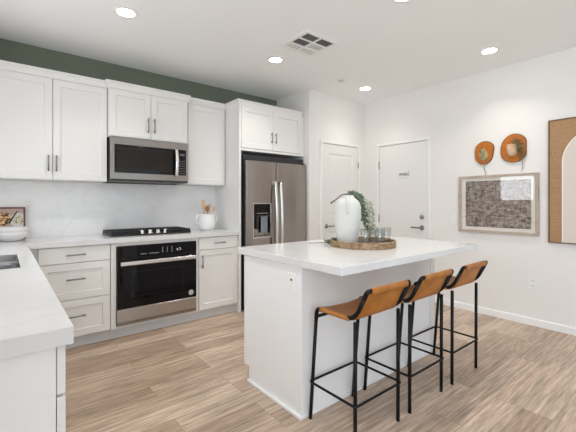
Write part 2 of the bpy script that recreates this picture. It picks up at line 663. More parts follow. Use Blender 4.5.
def fillet(pts, r, n=6):
    """round the inner corners of a polyline"""
    pts = [Vector(p) for p in pts]
    out = [pts[0]]
    for a, b, c in zip(pts, pts[1:], pts[2:]):
        d1, d2 = (a - b), (c - b)
        rr = min(r, d1.length * 0.49, d2.length * 0.49)
        p, q = b + d1.normalized() * rr, b + d2.normalized() * rr
        for k in range(n + 1):
            t = k / n
            out.append(p * (1 - t) ** 2 + b * 2 * t * (1 - t) + q * t * t)
    out.append(pts[-1])
    return out


def thing(name, loc, label, cat, group=None):
    o = bpy.data.objects.new(name, None)
    COL.objects.link(o)
    o.location = loc
    o.empty_display_size = 0.05
    tag(o, label, cat, group)
    return o


def tag(o, label, cat, group=None, kind=None):
    o['label'] = label
    o['category'] = cat
    if group:
        o['group'] = group
    if kind:
        o['kind'] = kind
    return o


def structure(o):
    o['kind'] = 'structure'
    return o


def copy_tree(o, parent=None):
    c = o.copy()
    COL.objects.link(c)
    if parent is not None:
        c.parent = parent
    for ch in list(o.children):
        copy_tree(ch, c)
    return c


def print_on(panel, mb, material, root):
    """printed marks become a second material in the panel's own mesh"""
    bm = mb.bm
    bmesh.ops.recalc_face_normals(bm, faces=bm.faces)
    bmesh.ops.translate(bm, verts=bm.verts, vec=-root.location)
    panel.data.materials.append(material)
    k = len(panel.data.materials) - 1
    for f in bm.faces:
        f.material_index = k
    bm.from_mesh(panel.data)
    bm.to_mesh(panel.data)
    bm.free()


# ------------------------------------------------------------------ the room
XL, XR, YB, YR, ZC, YP, XP = (ROOM[k] for k in ('xl', 'xr', 'yb', 'yr', 'zc', 'yp', 'xp'))
T = 0.12
structure(MB().box(XL - T, XR + T, YR - T, YB + T, -0.12, 0.0).build('floor', M['floor']))
structure(MB().box(XL - T, XR + T, YR - T, YB + T, ZC, ZC + 0.12).build('ceiling', M['ceiling']))
structure(MB().box(XL - T, XR + T, YB, YB + T, 0, ZC).build('wall_back', M['green']))
structure(MB().box(XR, XR + T, YR - T, YB, 0, ZC).build('wall_right', M['wall']))
# pantry wall: front face and the return into the fridge alcove
structure(MB().box(XP, XR, YP, YB, 0, ZC).build('wall_pantry', M['wall']))


w, w2 = WIN_L, WIN_ADDED
m = MB()
ys = [YR - T, w2['y0'], w2['y1'], w['y0'], w['y1'], YB]
holes = {1: (w2['z0'], w2['z1']), 3: (w['z0'], w['z1'])}
for i in range(5):
    if i in holes:
        m.box(XL - T, XL, ys[i], ys[i + 1], 0, holes[i][0]).box(XL - T, XL, ys[i], ys[i + 1], holes[i][1], ZC)
    else:
        m.box(XL - T, XL, ys[i], ys[i + 1], 0, ZC)
structure(m.build('wall_left', M['wall']))
w = WIN_R
m = MB()
m.box(XL, w['x0'], YR - T, YR, 0, ZC).box(w['x1'], XR, YR - T, YR, 0, ZC).box(w['x0'], w['x1'], YR - T, YR, w['z1'], ZC)
structure(m.build('wall_rear', M['wall']))

# window_1 over the sink, added_window added unseen further along the wall for more light
def side_window(name, w, n):
    f = 0.045
    m = MB()
    xa, xb = XL - 0.09, XL - 0.03
    m.box(xa, xb, w['y0'], w['y1'], w['z0'], w['z0'] + f).box(xa, xb, w['y0'], w['y1'], w['z1'] - f, w['z1'])
    m.box(xa, xb, w['y0'], w['y0'] + f, w['z0'] + f, w['z1'] - f).box(xa, xb, w['y1'] - f, w['y1'], w['z0'] + f, w['z1'] - f)
    for k in range(1, n):
        ym = w['y0'] + (w['y1'] - w['y0']) * k / n
        m.box(xa, xb, ym - 0.02, ym + 0.02, w['z0'] + f, w['z1'] - f)
    o = structure(m.build(name, M['trim']))
    MB().box(XL - 0.064, XL - 0.060, w['y0'] + 0.03, w['y1'] - 0.03, w['z0'] + 0.03, w['z1'] - 0.03).build('window_pane', M['pane'], parent=o)


side_window('window_1', WIN_L, 2)
side_window('added_window', WIN_ADDED, 3)
# window_2: the glazed sliding door behind the camera
w = WIN_R
m = MB()
ya, yb_ = YR - 0.09, YR - 0.03
f = 0.06
m.box(w['x0'], w['x1'], ya, yb_, w['z1'] - f, w['z1']).box(w['x0'], w['x1'], ya, yb_, 0.0, 0.05)
xm = (w['x0'] + w['x1']) / 2
for x in (w['x0'], xm - f / 2, w['x1'] - f):
    m.box(x, x + f, ya, yb_, 0.05, w['z1'] - f)
win2 = structure(m.build('window_2', M['trim']))
MB().box(w['x0'] + 0.03, w['x1'] - 0.03, YR - 0.064, YR - 0.060, 0.03, w['z1'] - 0.03).build('window_pane', M['pane'], parent=win2)

# baseboards
BH, BT = 0.075, 0.012


def base_profile_y(x_face, y0, y1):
    """baseboard on a wall facing -x"""
    return MB().prism([(x_face, 0), (x_face - BT, 0), (x_face - BT, BH - 0.012), (x_face - BT * 0.4, BH), (x_face, BH)], 'y', y0, y1)


structure(base_profile_y(XR, YR, 2.289).build('baseboard_right', M['trim']))
structure(base_profile_y(XR, 3.088, YP).build('trim_1', M['trim']))
m = MB()
m.prism([(YP, 0), (YP - BT, 0), (YP - BT, BH - 0.012), (YP - BT * 0.4, BH), (YP, BH)], 'x', XP, 3.232)
m.prism([(YP, 0), (YP - BT, 0), (YP - BT, BH - 0.012), (YP - BT * 0.4, BH), (YP, BH)], 'x', 4.02, XR - BT)
structure(m.build('baseboard_pantry', M['trim']))
structure(MB().box(XL, XL + BT, YR, 1.105, 0, BH).build('baseboard_left', M['trim']))


# ------------------------------------------------------------------ doors
# door_1: two panel pantry door in the pantry wall, faces -y
DX0, DX1, DZ = 3.272, 3.978, 2.018
d1 = structure(MB().box(DX0 - 0.004, DX1 + 0.004, YP - 0.0005, YP + 0.0, 0, DZ + 0.006).build('door_1', M['gap']))
m = MB()
bm = m.bm


def door_slab_panels(m, u0, u1, v0, v1, panels, place, th):
    """slab with several sunk and raised rectangular panels, one face"""
    bm = m.bm
    us = sorted({u0, u1} | {p[0] for p in panels} | {p[1] for p in panels})
    vs = sorted({v0, v1} | {p[2] for p in panels} | {p[3] for p in panels})
    for i in range(len(us) - 1):
        for j in range(len(vs) - 1):
            a, b, c, d = us[i], us[i + 1], vs[j], vs[j + 1]
            if any(abs(p[0] - a) < 1e-6 and abs(p[2] - c) < 1e-6 for p in panels):
                prev = None
                for (ins, dep) in ((0, 0), (0.012, 0.009), (0.032, 0.009), (0.048, 0.004)):
                    r = [bm.verts.new(place(u, v, dep)) for u, v in ((a + ins, c + ins), (b - ins, c + ins), (b - ins, d - ins), (a + ins, d - ins))]
                    if prev:
                        for k in range(4):
                            l = (k + 1) % 4
                            bm.faces.new([prev[k], prev[l], r[l], r[k]])
                    prev = r
                bm.faces.new(prev)
            else:
                bm.faces.new([bm.verts.new(place(u, v, 0)) for u, v in ((a, c), (b, c), (b, d), (a, d))])
    bk = [bm.verts.new(place(u, v, th)) for u, v in ((u0, v0), (u1, v0), (u1, v1), (u0, v1))]
    fr = [bm.verts.new(place(u, v, 0)) for u, v in ((u0, v0), (u1, v0), (u1, v1), (u0, v1))]
    for k in range(4):
        l = (k + 1) % 4
        bm.faces.new([fr[k], fr[l], bk[l], bk[k]])
    bmesh.ops.remove_doubles(bm, verts=bm.verts, dist=1e-5)


door_slab_panels(m, DX0, DX1, 0.012, DZ, [(3.385, 3.865, 0.20, 0.845), (3.385, 3.865, 1.045, 1.895)],
                 lambda u, v, d: (u, YP - 0.012 + d, v), 0.011)
m.build('door_slab', M['door'], parent=d1)
m = MB()
cw, ct = 0.042, 0.022
m.box(DX0 - 0.004 - cw, DX0 - 0.004, YP - ct, YP, 0, DZ + 0.006 + cw, 0.003)
m.box(DX1 + 0.004, DX1 + 0.004 + cw, YP - ct, YP, 0, DZ + 0.006 + cw, 0.003)
m.box(DX0 - 0.004, DX1 + 0.004, YP - ct, YP, DZ + 0.006, DZ + 0.006 + cw, 0.003)
m.build('door_casing', M['trim'], parent=d1)
for z in (1.77, 1.02, 0.25):
    MB().tube([(DX1 + 0.001, YP - 0.020, z - 0.045), (DX1 + 0.001, YP - 0.020, z + 0.045)], 0.007, 8).build('hinge', M['handle'], parent=d1)
m = MB()
hx = 3.335
m.lathe([(0, YP - 0.022), (0.026, YP - 0.022), (0.028, YP - 0.018), (0.028, YP - 0.012)], hx, 0.922, 20, 'y')
m.tube(fillet([(hx, YP - 0.02, 0.922), (hx, YP - 0.062, 0.922), (hx + 0.115, YP - 0.062, 0.924)], 0.018), 0.0095, 10)
m.build('door_handle', M['handle'], parent=d1)

# door_2: smooth slab door in the right wall, faces -x
DY0, DY1 = 2.322, 3.054
d2 = structure(MB().box(XR, XR + 0.0005, DY0 - 0.005, DY1 + 0.005, 0, DZ + 0.006).build('door_2', M['gap']))
d2.location.x = -0.0012
MB().box(XR - 0.012, XR - 0.0014, DY0, DY1, 0.012, DZ, 0.001, 1).build('door_slab', M['door'], parent=d2).location.x = 0.0
m = MB()
m.box(XR - ct, XR, DY0 - 0.005 - 0.034, DY0 - 0.005, 0, DZ + 0.040, 0.003)
m.box(XR - ct, XR, DY1 + 0.005, DY1 + 0.005 + 0.034, 0, DZ + 0.040, 0.003)
m.box(XR - ct, XR, DY0 - 0.005, DY1 + 0.005, DZ + 0.006, DZ + 0.040, 0.003)
m.build('door_casing', M['trim'], parent=d2)
for z in (1.76, 1.015, 0.25):
    MB().tube([(XR - 0.020, DY1 + 0.001, z - 0.055), (XR - 0.020, DY1 + 0.001, z + 0.055)], 0.007, 8).build('hinge', M['handle'], parent=d2)
m = MB()
hy = 2.402
m.lathe([(0, XR - 0.022), (0.028, XR - 0.022), (0.031, XR - 0.018), (0.031, XR - 0.011)], hy, 0.918, 20, 'x')
m.tube(fillet([(XR - 0.02, hy, 0.918), (XR - 0.065, hy, 0.918), (XR - 0.065, hy + 0.125, 0.920)], 0.018), 0.010, 10)
m.build('door_handle', M['handle'], parent=d2)
m = MB()
m.lathe([(0, XR - 0.030), (0.020, XR - 0.030), (0.031, XR - 0.020), (0.031, XR - 0.011)], hy, 1.053, 20, 'x')
m.box(XR - 0.043, XR - 0.03, hy - 0.004, hy + 0.004, 1.04, 1.066)
m.build('deadbolt', M['handle'], parent=d2)

# small grey lettering on the slab door: strokes with a baseline flourish
m = MB()
xs_ = XR - 0.0165
rs = random.Random(3)
y = 2.735
while y > 2.605:
    h = rs.choice((0.018, 0.022, 0.026))
    m.box(xs_, xs_ + 0.001, y - 0.005, y, 1.592, 1.592 + h)
    m.box(xs_, xs_ + 0.001, y - 0.014, y, 1.592 + rs.choice((0.0, 0.012, 0.02)), 1.597 + rs.choice((0.0, 0.012, 0.02)))
    y -= 0.017
m.box(xs_, xs_ + 0.001, 2.61, 2.735, 1.622, 1.629)
m.box(xs_, xs_ + 0.001, 2.585, 2.590, 1.590, 1.655)
m.box(xs_, xs_ + 0.001, 2.59, 2.61, 1.588, 1.593)
m.box(xs_, xs_ + 0.001, 2.62, 2.74, 1.562, 1.565)
tag(m.build('door_lettering', M['graphite']), 'tiny grey lettering on the smooth white door in the right wall', 'sign')
bpy.data.objects['door_lettering'].location.x = 0.0


# ------------------------------------------------------------------ ceiling fixtures
def recessed_light(x, y, label, dim=1.0):
    t = thing('recessed_light', (x, y, ZC), label, 'ceiling light', 'recessed ceiling lights')
    MB().lathe([(0.062, ZC - 0.0005), (0.064, ZC - 0.006), (0.088, ZC - 0.004), (0.092, ZC - 0.0005)], x, y, 32).build('trim_ring', M['trim'], t)
    MB().lathe([(0, ZC - 0.004), (0.060, ZC - 0.004), (0.063, ZC - 0.001)], x, y, 32).build('lamp_lens', M['lens'], t)
    d = bpy.data.lights.new('recessed_bulb', 'AREA')
    d.shape = 'DISK'
    d.size = 0.12
    d.spread = math.radians(116)
    d.energy = LAMP_W * dim
    d.color = LAMP_COL
    o = bpy.data.objects.new('recessed_bulb', d)
    COL.objects.link(o)
    o.parent = t
    o.location = (0, 0, -0.012)
    return t


recessed_light(0.729, 2.858, 'round lit recessed light above the base drawers, leftmost along the green wall')
recessed_light(2.154, 2.858, 'round lit recessed light between the ceiling vent and the fridge cabinet')
recessed_light(3.590, 2.862, 'round lit recessed light in front of the panelled pantry door, by the room corner', 0.45)
recessed_light(3.611, 1.398, 'round lit recessed light above the orange wall plaques and the framed weave', 0.8)
recessed_light(2.180, 1.400, 'round lit recessed light above the island, cut by the top of the photo')
recessed_light(0.750, 1.400, 'round lit recessed light above the aisle in front of the peninsula')
for xx in (1.15, 2.80):
    recessed_light(xx, -2.25, 'round lit recessed light over the space behind the camera')

# ceiling vent: a square frame, louvred quarters coloured dark for shade and a pale louvred side
vx0, vx1, vy0, vy1 = 1.975, 2.375, 2.190, 2.575
vt = thing('ceiling_vent', ((vx0 + vx1) / 2, (vy0 + vy1) / 2, ZC), 'square white ceiling vent with louvred quarters coloured dark for shade', 'vent')
m = MB()
zf0 = ZC - 0.010
xs = [vx0, vx0 + 0.040, 2.165, 2.185, vx1 - 0.040, vx1]
ys = [vy0, vy0 + 0.030, 2.318, 2.336, 2.432, 2.446, vy1 - 0.035, vy1]
m.cells(xs, ys, zf0, ZC - 0.0005, skip=[(i, j) for i in (1, 3) for j in (1, 3, 5)])
m.build('vent_frame', M['trim'], vt)
m = MB()
m.box(vx0 + 0.02, vx1 - 0.02, vy0 + 0.02, vy1 - 0.02, ZC - 0.0022, ZC - 0.0008)
m.build('duct_shade_sheet', M['grille_shade'], vt)  # flat grey sheet stands for the shade inside the duct
for i in (1, 3):
    for j in (1, 3, 5):
        x0, x1, y0, y1 = xs[i], xs[i + 1], ys[j], ys[j + 1]
        pale = j == 5 or (i == 3 and j == 3)
        m = MB()
        n = 5 if j != 5 else 3
        for k in range(n):
            yy = y0 + (k + 0.5) * (y1 - y0) / n
            hw = (y1 - y0) / n * (0.46 if pale else 0.22)
            m.prism([(yy - hw, zf0 + 0.001), (yy + hw, zf0 + (0.004 if pale else 0.003)), (yy + hw, zf0 + (0.005 if pale else 0.004)), (yy - hw, zf0 + 0.002)], 'x', x0, x1)
        m.build('louvre', M['trim'] if pale else M['gap'], vt)  # grey slats carry the shade of the dark quarters in their colour

t = MB()
t.lathe([(0, ZC - 0.010), (0.030, ZC - 0.010), (0.040, ZC - 0.004), (0.041, ZC - 0.0005)], 3.116, 2.844, 24)
tag(t.build('sprinkler_cover', M['toe']), 'small pale round sprinkler cover on the ceiling', 'sprinkler')

# ------------------------------------------------------------------ back wall cabinets
Z_CT0, Z_CT1 = 0.875, 0.920          # worktop
face_y = lambda yf: (lambda u, v, d: (u, yf + d, v))


def bar_handle(m, p, q, out, r=0.0062, stand=0.028):
    """bar pull between p and q with two posts; out = direction away from the door"""
    p, q, out = Vector(p), Vector(q), Vector(out)
    a = (q - p).normalized()
    m.tube([p + out * stand, q + out * stand], r, 8)
    for e in (p + a * 0.018, q - a * 0.018):
        m.tube([e, e + out * stand], r * 0.85, 8)
    return m


def crown(m, x0, x1, y_face, z0, z1, left=None, right=None, out=0.028):
    """stepped crown moulding along a cabinet front, returned to the wall at open ends (left/right give the return's back y)"""
    prof = [(0, z0), (0.008, z0), (0.010, z0 + 0.016), (out * 0.55, z0 + (z1 - z0) * 0.62), (out, z1 - 0.012), (out, z1), (0, z1)]
    bm = m.bm
    xl = (lambda o: x0 - o) if left is not None else (lambda o: x0)
    xr = (lambda o: x1 + o) if right is not None else (lambda o: x1)
    A = [bm.verts.new((xl(o), y_face - o, z)) for o, z in prof]
    B = [bm.verts.new((xr(o), y_face - o, z)) for o, z in prof]
    n = len(prof)
    for k in range(n):
        l = (k + 1) % n
        bm.faces.new([A[k], A[l], B[l], B[k]])
    for side, yb, ring in ((-1, left, A), (1, right, B)):
        if yb is None:
            bm.faces.new(ring if side < 0 else ring[::-1])
            continue
        Cc = [bm.verts.new(((x0 - o) if side < 0 else (x1 + o), yb, z)) for o, z in prof]
        for k in range(n):
            l = (k + 1) % n
            bm.faces.new([ring[k], Cc[k], Cc[l], ring[l]])
        bm.faces.new(Cc)
    return m


ZU0, ZU1, ZCR = 1.440, 2.352, 2.408    # bottom, top of carcass, top of crown


def wall_cabinet(name, x0, x1, yf, z0, label, doors, handles, cr_left=None, cr_right=None, group=None, z1=ZU1, crown_z=ZCR, x_end=None):
    t = thing(name, ((x0 + x1) / 2, YB, z0), label, 'wall cabinet', group)
    MB().box(x0 + 0.0005, x1 - 0.0005, yf + 0.021, YB - 0.002, z0, z1).build('body', M['cab'], t)
    m = MB()
    crown(m, x0 + 0.0005, x1 - 0.0005, yf + 0.012, z1 - 0.012, crown_z, cr_left, cr_right)
    m.build('crown_moulding', M['cab'], t)
    ds = []
    for (a, b) in doors:
        ds.append(MB().shaker(a, b, z0 + 0.006, z1 - 0.016, face_y(yf)).build('door', M['cab'], t))
    for k, hx_, hz0, hz1 in handles:
        m = MB()
        bar_handle(m, (hx_, yf, hz0), (hx_, yf, hz1), (0, -1, 0))
        m.build('handle', M['handle'], t, ds[k])
    return t


wall_cabinet('wall_cabinet', XL + 0.002, -0.092, 3.73, ZU0, 'white wall cabinet in the corner at the left edge of the photo',
             [(XL + 0.03, -0.095)], [(0, -0.13, 1.516, 1.656)])
wall_cabinet('wall_cabinet', -0.092, 0.785, 3.73, ZU0, 'tall two-door white wall cabinet left of the microwave',
             [(-0.088, 0.343), (0.348, 0.780)], [(0, 0.312, 1.516, 1.656), (1, 0.371, 1.516, 1.656)])
wall_cabinet('wall_cabinet', 0.787, 1.572, 3.675, 1.875, 'short two-door white wall cabinet directly above the microwave',
             [(0.792, 1.176), (1.181, 1.567)], [(0, 1.146, 1.945, 2.093), (1, 1.210, 1.945, 2.093)], cr_left=3.74, cr_right=3.74)
wall_cabinet('wall_cabinet', 1.574, 2.066, 3.73, ZU0, 'single-door white wall cabinet between the microwave and the fridge panel',
             [(1.60, 2.056)], [])

# fridge enclosure: tall side panel and the cabinet above the fridge
FY = 3.42
t = thing('fridge_cabinet', (2.55, YB, 0), 'white cabinet over the fridge with its tall side panel to the floor', 'cabinet')
MB().box(2.068, 2.094, FY + 0.002, YB - 0.002, 0.0, 2.352, 0.0015, 1).build('side_panel', M['cab'], t)
MB().box(2.0945, 3.040, FY + 0.021, YB - 0.002, 1.832, 2.352).build('body', M['cab'], t)
m = MB()
crown(m, 2.068, 3.008, FY + 0.010, 2.338, 2.402, left=3.715, right=None)
m.build('crown_moulding', M['cab'], t)
MB().box(2.0945, 3.040, FY + 0.004, FY + 0.021, 1.832, 1.858).build('bottom_rail', M['cab'], t)
for (a, b, hx_) in ((2.098, 2.540, 2.512), (2.545, 2.992, 2.574)):
    d = MB().shaker(a, b, 1.864, 2.336, face_y(FY)).build('door', M['cab'], t)
    m = MB()
    bar_handle(m, (hx_, FY, 1.950), (hx_, FY, 2.074), (0, -1, 0))
    m.build('handle', M['handle'], t, d)
MB().box(2.996, 3.039, FY + 0.004, FY + 0.021, 1.858, 2.338).build('filler_strip', M['cab'], t)

# base cabinets of the back run
CY = 3.44          # fronts
BY = 3.46          # carcass


def toe(m, x0, x1):
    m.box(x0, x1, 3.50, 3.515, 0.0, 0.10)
    return m


t = thing('drawer_cabinet', (0.45, YB, 0), 'white base cabinet of three drawers left of the oven', 'base cabinet')
MB().box(0.16, 0.7505, BY, YB - 0.02, 0.10, Z_CT0 - 0.001).build('body', M['cab'], t)
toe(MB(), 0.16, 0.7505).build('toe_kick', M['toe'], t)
MB().box(0.162, 0.215, CY + 0.008, BY, 0.104, 0.874).build('filler_strip', M['toe'], t)
for k, (z0, z1) in enumerate(((0.735, 0.868), (0.424, 0.727), (0.108, 0.416))):
    m = MB()
    if k == 0:
        m.box(0.222, 0.746, CY, CY + 0.0195, z0, z1, 0.0015, 1)
    else:
        m.shaker(0.222, 0.746, z0, z1, face_y(CY), 0.0195)
    d = m.build('drawer', M['cab'], t)
    zh = (z0 + z1) / 2 + (0.0 if k == 0 else 0.02)
    m = MB()
    bar_handle(m, (0.410, CY, zh), (0.552, CY, zh), (0, -1, 0))
    m.build('handle', M['handle'], t, d)

t = thing('oven_cabinet', (1.17, YB, 0), 'white base cabinet built around the black oven under the cooktop', 'base cabinet')
OX0, OX1, OZ0, OZ1 = 0.798, 1.556, 0.122, 0.842
m = MB()
m.box(0.7525, OX0 - 0.002, CY + 0.004, YB - 0.02, 0.10, Z_CT0 - 0.001).box(OX1 + 0.002, 1.5875, CY + 0.004, YB - 0.02, 0.10, Z_CT0 - 0.001)
m.box(OX0 - 0.002, OX1 + 0.002, CY + 0.004, YB - 0.02, OZ1 + 0.002, Z_CT0 - 0.001).box(OX0 - 0.002, OX1 + 0.002, CY + 0.004, YB - 0.02, 0.10, OZ0 - 0.002)
m.build('body', M['cab'], t)
toe(MB(), 0.7525, 1.5875).build('toe_kick', M['toe'], t)

t = thing('base_cabinet', (1.81, YB, 0), 'white base cabinet with one drawer over one door, right of the oven', 'base cabinet')
MB().box(1.5895, 2.067, BY, YB - 0.02, 0.10, Z_CT0 - 0.001).build('body', M['cab'], t)
toe(MB(), 1.5895, 2.067).build('toe_kick', M['toe'], t)
d = MB().box(1.595, 2.058, CY, CY + 0.0195, 0.742, 0.868, 0.0015, 1).build('drawer', M['cab'], t)
m = MB()
bar_handle(m, (1.760, CY, 0.806), (1.895, CY, 0.806), (0, -1, 0))
m.build('handle', M['handle'], t, d)
d = MB().shaker(1.595, 2.058, 0.112, 0.734, face_y(CY), 0.0195).build('door', M['cab'], t)
m = MB()
bar_handle(m, (1.626, CY, 0.550), (1.626, CY, 0.690), (0, -1, 0))
m.build('handle', M['handle'], t, d)

# left run under the sink, fronts face +x
PX = 0.132
face_x = lambda xf: (lambda u, v, d: (xf - d, u, v))


def left_base(name, y0, y1, label, fronts, hollow=False):
    t = thing(name, (XL, (y0 + y1) / 2, 0), label, 'base cabinet')
    m = MB()
    xa, xb, za, zb, w_ = XL + 0.002, PX - 0.022, 0.10, Z_CT0 - 0.001, 0.018
    if hollow:                       # open-topped carcass round the sink bowls
        m.box(xa, xb, y0 + 0.001, y0 + 0.001 + w_, za, zb).box(xa, xb, y1 - 0.001 - w_, y1 - 0.001, za, zb)
        m.box(xa, xb, y0 + 0.001 + w_, y1 - 0.001 - w_, za, za + w_).box(xa, xa + w_, y0 + 0.001 + w_, y1 - 0.001 - w_, za + w_, zb)
    else:
        m.box(xa, xb, y0 + 0.001, y1 - 0.001, za, zb)
    m.build('body', M['cab'], t)
    MB().box(XL + 0.002, PX - 0.075, y0 + 0.001, y1 - 0.001, 0.0, 0.10).build('toe_kick', M['toe'], t)
    for kind, a, b, z0, z1 in fronts:
        m = MB()
        if kind == 'drawer':
            m.box(PX - 0.020, PX, a, b, z0, z1, 0.0015, 1)
        else:
            m.shaker(a, b, z0, z1, face_x(PX), 0.0195)
        d = m.build(kind, M['cab'], t)
        m = MB()
        if kind == 'drawer':
            bar_handle(m, (PX, (a + b) / 2 - 0.07, (z0 + z1) / 2), (PX, (a + b) / 2 + 0.07, (z0 + z1) / 2), (1, 0, 0))
        else:
            bar_handle(m, (PX, b - 0.03, z1 - 0.18), (PX, b - 0.03, z1 - 0.04), (1, 0, 0))
        m.build('handle', M['handle'], t, d)
    return t


t = left_base('peninsula_cabinet', 1.11, 1.70, 'white base cabinet with drawer over door, nearest end of the sink counter',
              [('drawer', 1.114, 1.697, 0.735, 0.868), ('door', 1.114, 1.697, 0.108, 0.727)])
MB().box(XL + 0.002, PX - 0.0225, 1.107, 1.1105, 0.0, Z_CT0 - 0.001).build('end_panel', M['island_white'], t)
left_base('sink_cabinet', 1.70, 2.98, 'white two-door base cabinet beneath the steel sink',
          [('door', 1.704, 2.337, 0.108, 0.868), ('door', 2.343, 2.976, 0.108, 0.868)], True)
left_base('corner_cabinet', 2.98, 3.43, 'white base cabinet in the corner beneath the bowl end of the sink counter',
          [('door', 2.984, 3.40, 0.108, 0.868)])

# the L-shaped worktop with the sink cut out
SX0, SX1 = -0.385, 0.070
SYa, SYb, SYc, SYd = 2.205, 2.435, 2.475, 2.790
m = MB()
xs = [XL + 0.001, SX0, SX1, 0.146, 2.067]
ys = [1.078, SYa, SYd, 3.42, YB - 0.021]
m.cells(xs, ys, Z_CT0, Z_CT1, skip=[(3, 0), (3, 1), (3, 2), (1, 1)])
bmesh.ops.bevel(m.bm, geom=[e for e in m.bm.edges if len(e.link_faces) == 2 and e.calc_face_angle() > 1.0 and
                            all(abs(v.co.z - Z_CT1) < 1e-5 for v in e.verts)], offset=0.003, segments=2, affect='EDGES')
tag(m.build('worktop', M['quartz']), 'white L-shaped quartz worktop running past the sink and cooktop to the fridge panel', 'worktop')

m = MB()
m.box(XL + 0.001, 2.067, YB - 0.020, YB - 0.001, Z_CT0 + 0.002, ZU0 - 0.001)
bsp = m.build('backsplash', M['splash'])
tag(bsp, 'faintly veined white stone backsplash between worktop and wall cabinets', 'backsplash')

# sink with two bowls
t = thing('sink', ((SX0 + SX1) / 2, (SYa + SYd) / 2, Z_CT0), 'double-bowl stainless steel sink set in the white worktop at the left edge', 'sink')


def bowl_shell(m, x0, x1, y0, y1, z1, z0, r=0.04):
    bm = m.bm

    def ring(ins, z, rr):
        out = []
        for cx_, cy_, a0 in ((x1 - ins - rr, y1 - ins - rr, 0), (x0 + ins + rr, y1 - ins - rr, 90), (x0 + ins + rr, y0 + ins + rr, 180), (x1 - ins - rr, y0 + ins + rr, 270)):
            for k in range(6):
                a = math.radians(a0 + 90 * k / 5)
                out.append(bm.verts.new((cx_ + rr * math.cos(a), cy_ + rr * math.sin(a), z)))
        return out
    rs = [ring(0, z1, r), ring(0.004, z0 + 0.03, r), ring(0.012, z0 + 0.008, r), ring(0.035, z0, r * 0.7)]
    for A, B in zip(rs, rs[1:]):
        n = len(A)
        for k in range(n):
            l = (k + 1) % n
            bm.faces.new([A[k], A[l], B[l], B[k]]).smooth = True
    bm.faces.new(rs[-1])
    return m


for y0, y1 in ((SYa + 0.003, SYb), (SYc, SYd - 0.003)):
    bowl_shell(MB(), SX0 + 0.003, SX1 - 0.003, y0, y1, Z_CT1 - 0.003, 0.70).build('basin', M['sink_steel'], t)
m = MB()
m.box(SX0 + 0.003, SX1 - 0.003, SYb - 0.002, SYc + 0.002, Z_CT0 - 0.02, Z_CT1 - 0.006, 0.006, 3)
m.build('divider', M['sink_steel'], t)
for y in (2.32, 2.632):
    MB().lathe([(0, 0.7025), (0.02, 0.7025), (0.038, 0.704), (0.042, 0.7015)], (SX0 + SX1) / 2, y, 20).build('drain', M['chrome'], t)

t = thing('faucet', (-0.43, 2.455, Z_CT1), 'dark gooseneck faucet standing behind the double sink', 'faucet')
m = MB()
m.lathe([(0, Z_CT1 + 0.0005), (0.028, Z_CT1 + 0.0005), (0.028, Z_CT1 + 0.008), (0.017, Z_CT1 + 0.012), (0.017, Z_CT1 + 0.06)], -0.43, 2.455, 20)
m.build('base', M['handle'], t)
pts = [(-0.43, 2.455, Z_CT1 + 0.05), (-0.43, 2.455, 1.25)]
for k in range(1, 13):
    a = math.pi - math.pi * k / 12
    pts.append((-0.33 + 0.10 * math.cos(a), 2.455, 1.25 + 0.10 * math.sin(a)))
pts.append((-0.23, 2.455, 1.16))
m = MB()
m.tube(pts, 0.0125, 12)
m.build('spout', M['handle'], t)
m = MB()
m.tube([(-0.43, 2.47, Z_CT1 + 0.045), (-0.43, 2.55, Z_CT1 + 0.075)], 0.007, 8)
m.build('lever', M['handle'], t)

# ------------------------------------------------------------------ appliances
# oven
t = thing('oven', ((OX0 + OX1) / 2, 3.42, OZ0), 'black glass built-in oven with steel base strip under the cooktop', 'oven')
OY = 3.418
MB().box(OX0, OX1, OY + 0.012, 3.95, OZ0, OZ1).build('body', M['blackplastic'], t)
ZG, ZP = 0.272, 0.728
m = MB()
m.box(OX0 + 0.001, OX1 - 0.001, OY + 0.002, OY + 0.0115, ZP + 0.002, OZ1 - 0.001, 0.001, 1)
cp = m.build('control_panel', M['black_glass'], t)
dr = MB().box(OX0 + 0.001, OX1 - 0.001, OY, OY + 0.0115, ZG, ZP - 0.002, 0.002, 1).build('door', M['black_glass'], t)
m = MB()
m.box(0.93, 1.42, OY - 0.0006, OY, 0.37, 0.372).box(0.93, 1.42, OY - 0.0006, OY, 0.60, 0.602)
m.box(0.93, 0.932, OY - 0.0006, OY, 0.372, 0.60).box(1.418, 1.42, OY - 0.0006, OY, 0.372, 0.60)
m.build('window_outline', mat('faint_window_line', (0.02, 0.02, 0.022), 0.3), t, dr)
m = MB()
zh = 0.688
bm = m.bm
m.box(OX0 + 0.022, OX1 - 0.022, OY - 0.048, OY - 0.030, zh - 0.019, zh + 0.017, 0.006, 3)
for x in (OX0 + 0.05, OX1 - 0.08):
    m.box(x, x + 0.03, OY - 0.032, OY, zh - 0.012, zh + 0.010)
m.build('handle', M['bright_steel'], t, dr)
m = MB()
m.lathe([(0, OY - 0.0016), (0.024, OY - 0.0016), (0.026, OY - 0.0006), (0.026, OY - 0.0003)], 1.497, 0.322, 24, 'y')
bg = m.build('badge', M['mark'], t, dr)
m = MB()
pts = []
for k in range(30):
    a = k * 0.42
    r_ = 0.019 - 0.0005 * k
    pts.append((1.497 + r_ * math.cos(a), OY - 0.0018, 0.322 + r_ * math.sin(a)))
m.tube(pts, 0.0014, 5)
m.build('badge_emblem', M['blackplastic'], t, dr)
m = MB()
m.box(OX0 + 0.001, OX1 - 0.001, OY - 0.001, OY + 0.0115, OZ0 + 0.030, ZG - 0.003, 0.002, 1)
m.build('base_strip', M['oven_steel'], t)
m = MB()
m.box(OX0 + 0.001, OX1 - 0.001, OY + 0.004, OY + 0.0115, OZ0 + 0.001, OZ0 + 0.026)
m.build('vent_strip', M['steel'], t)
m = MB()


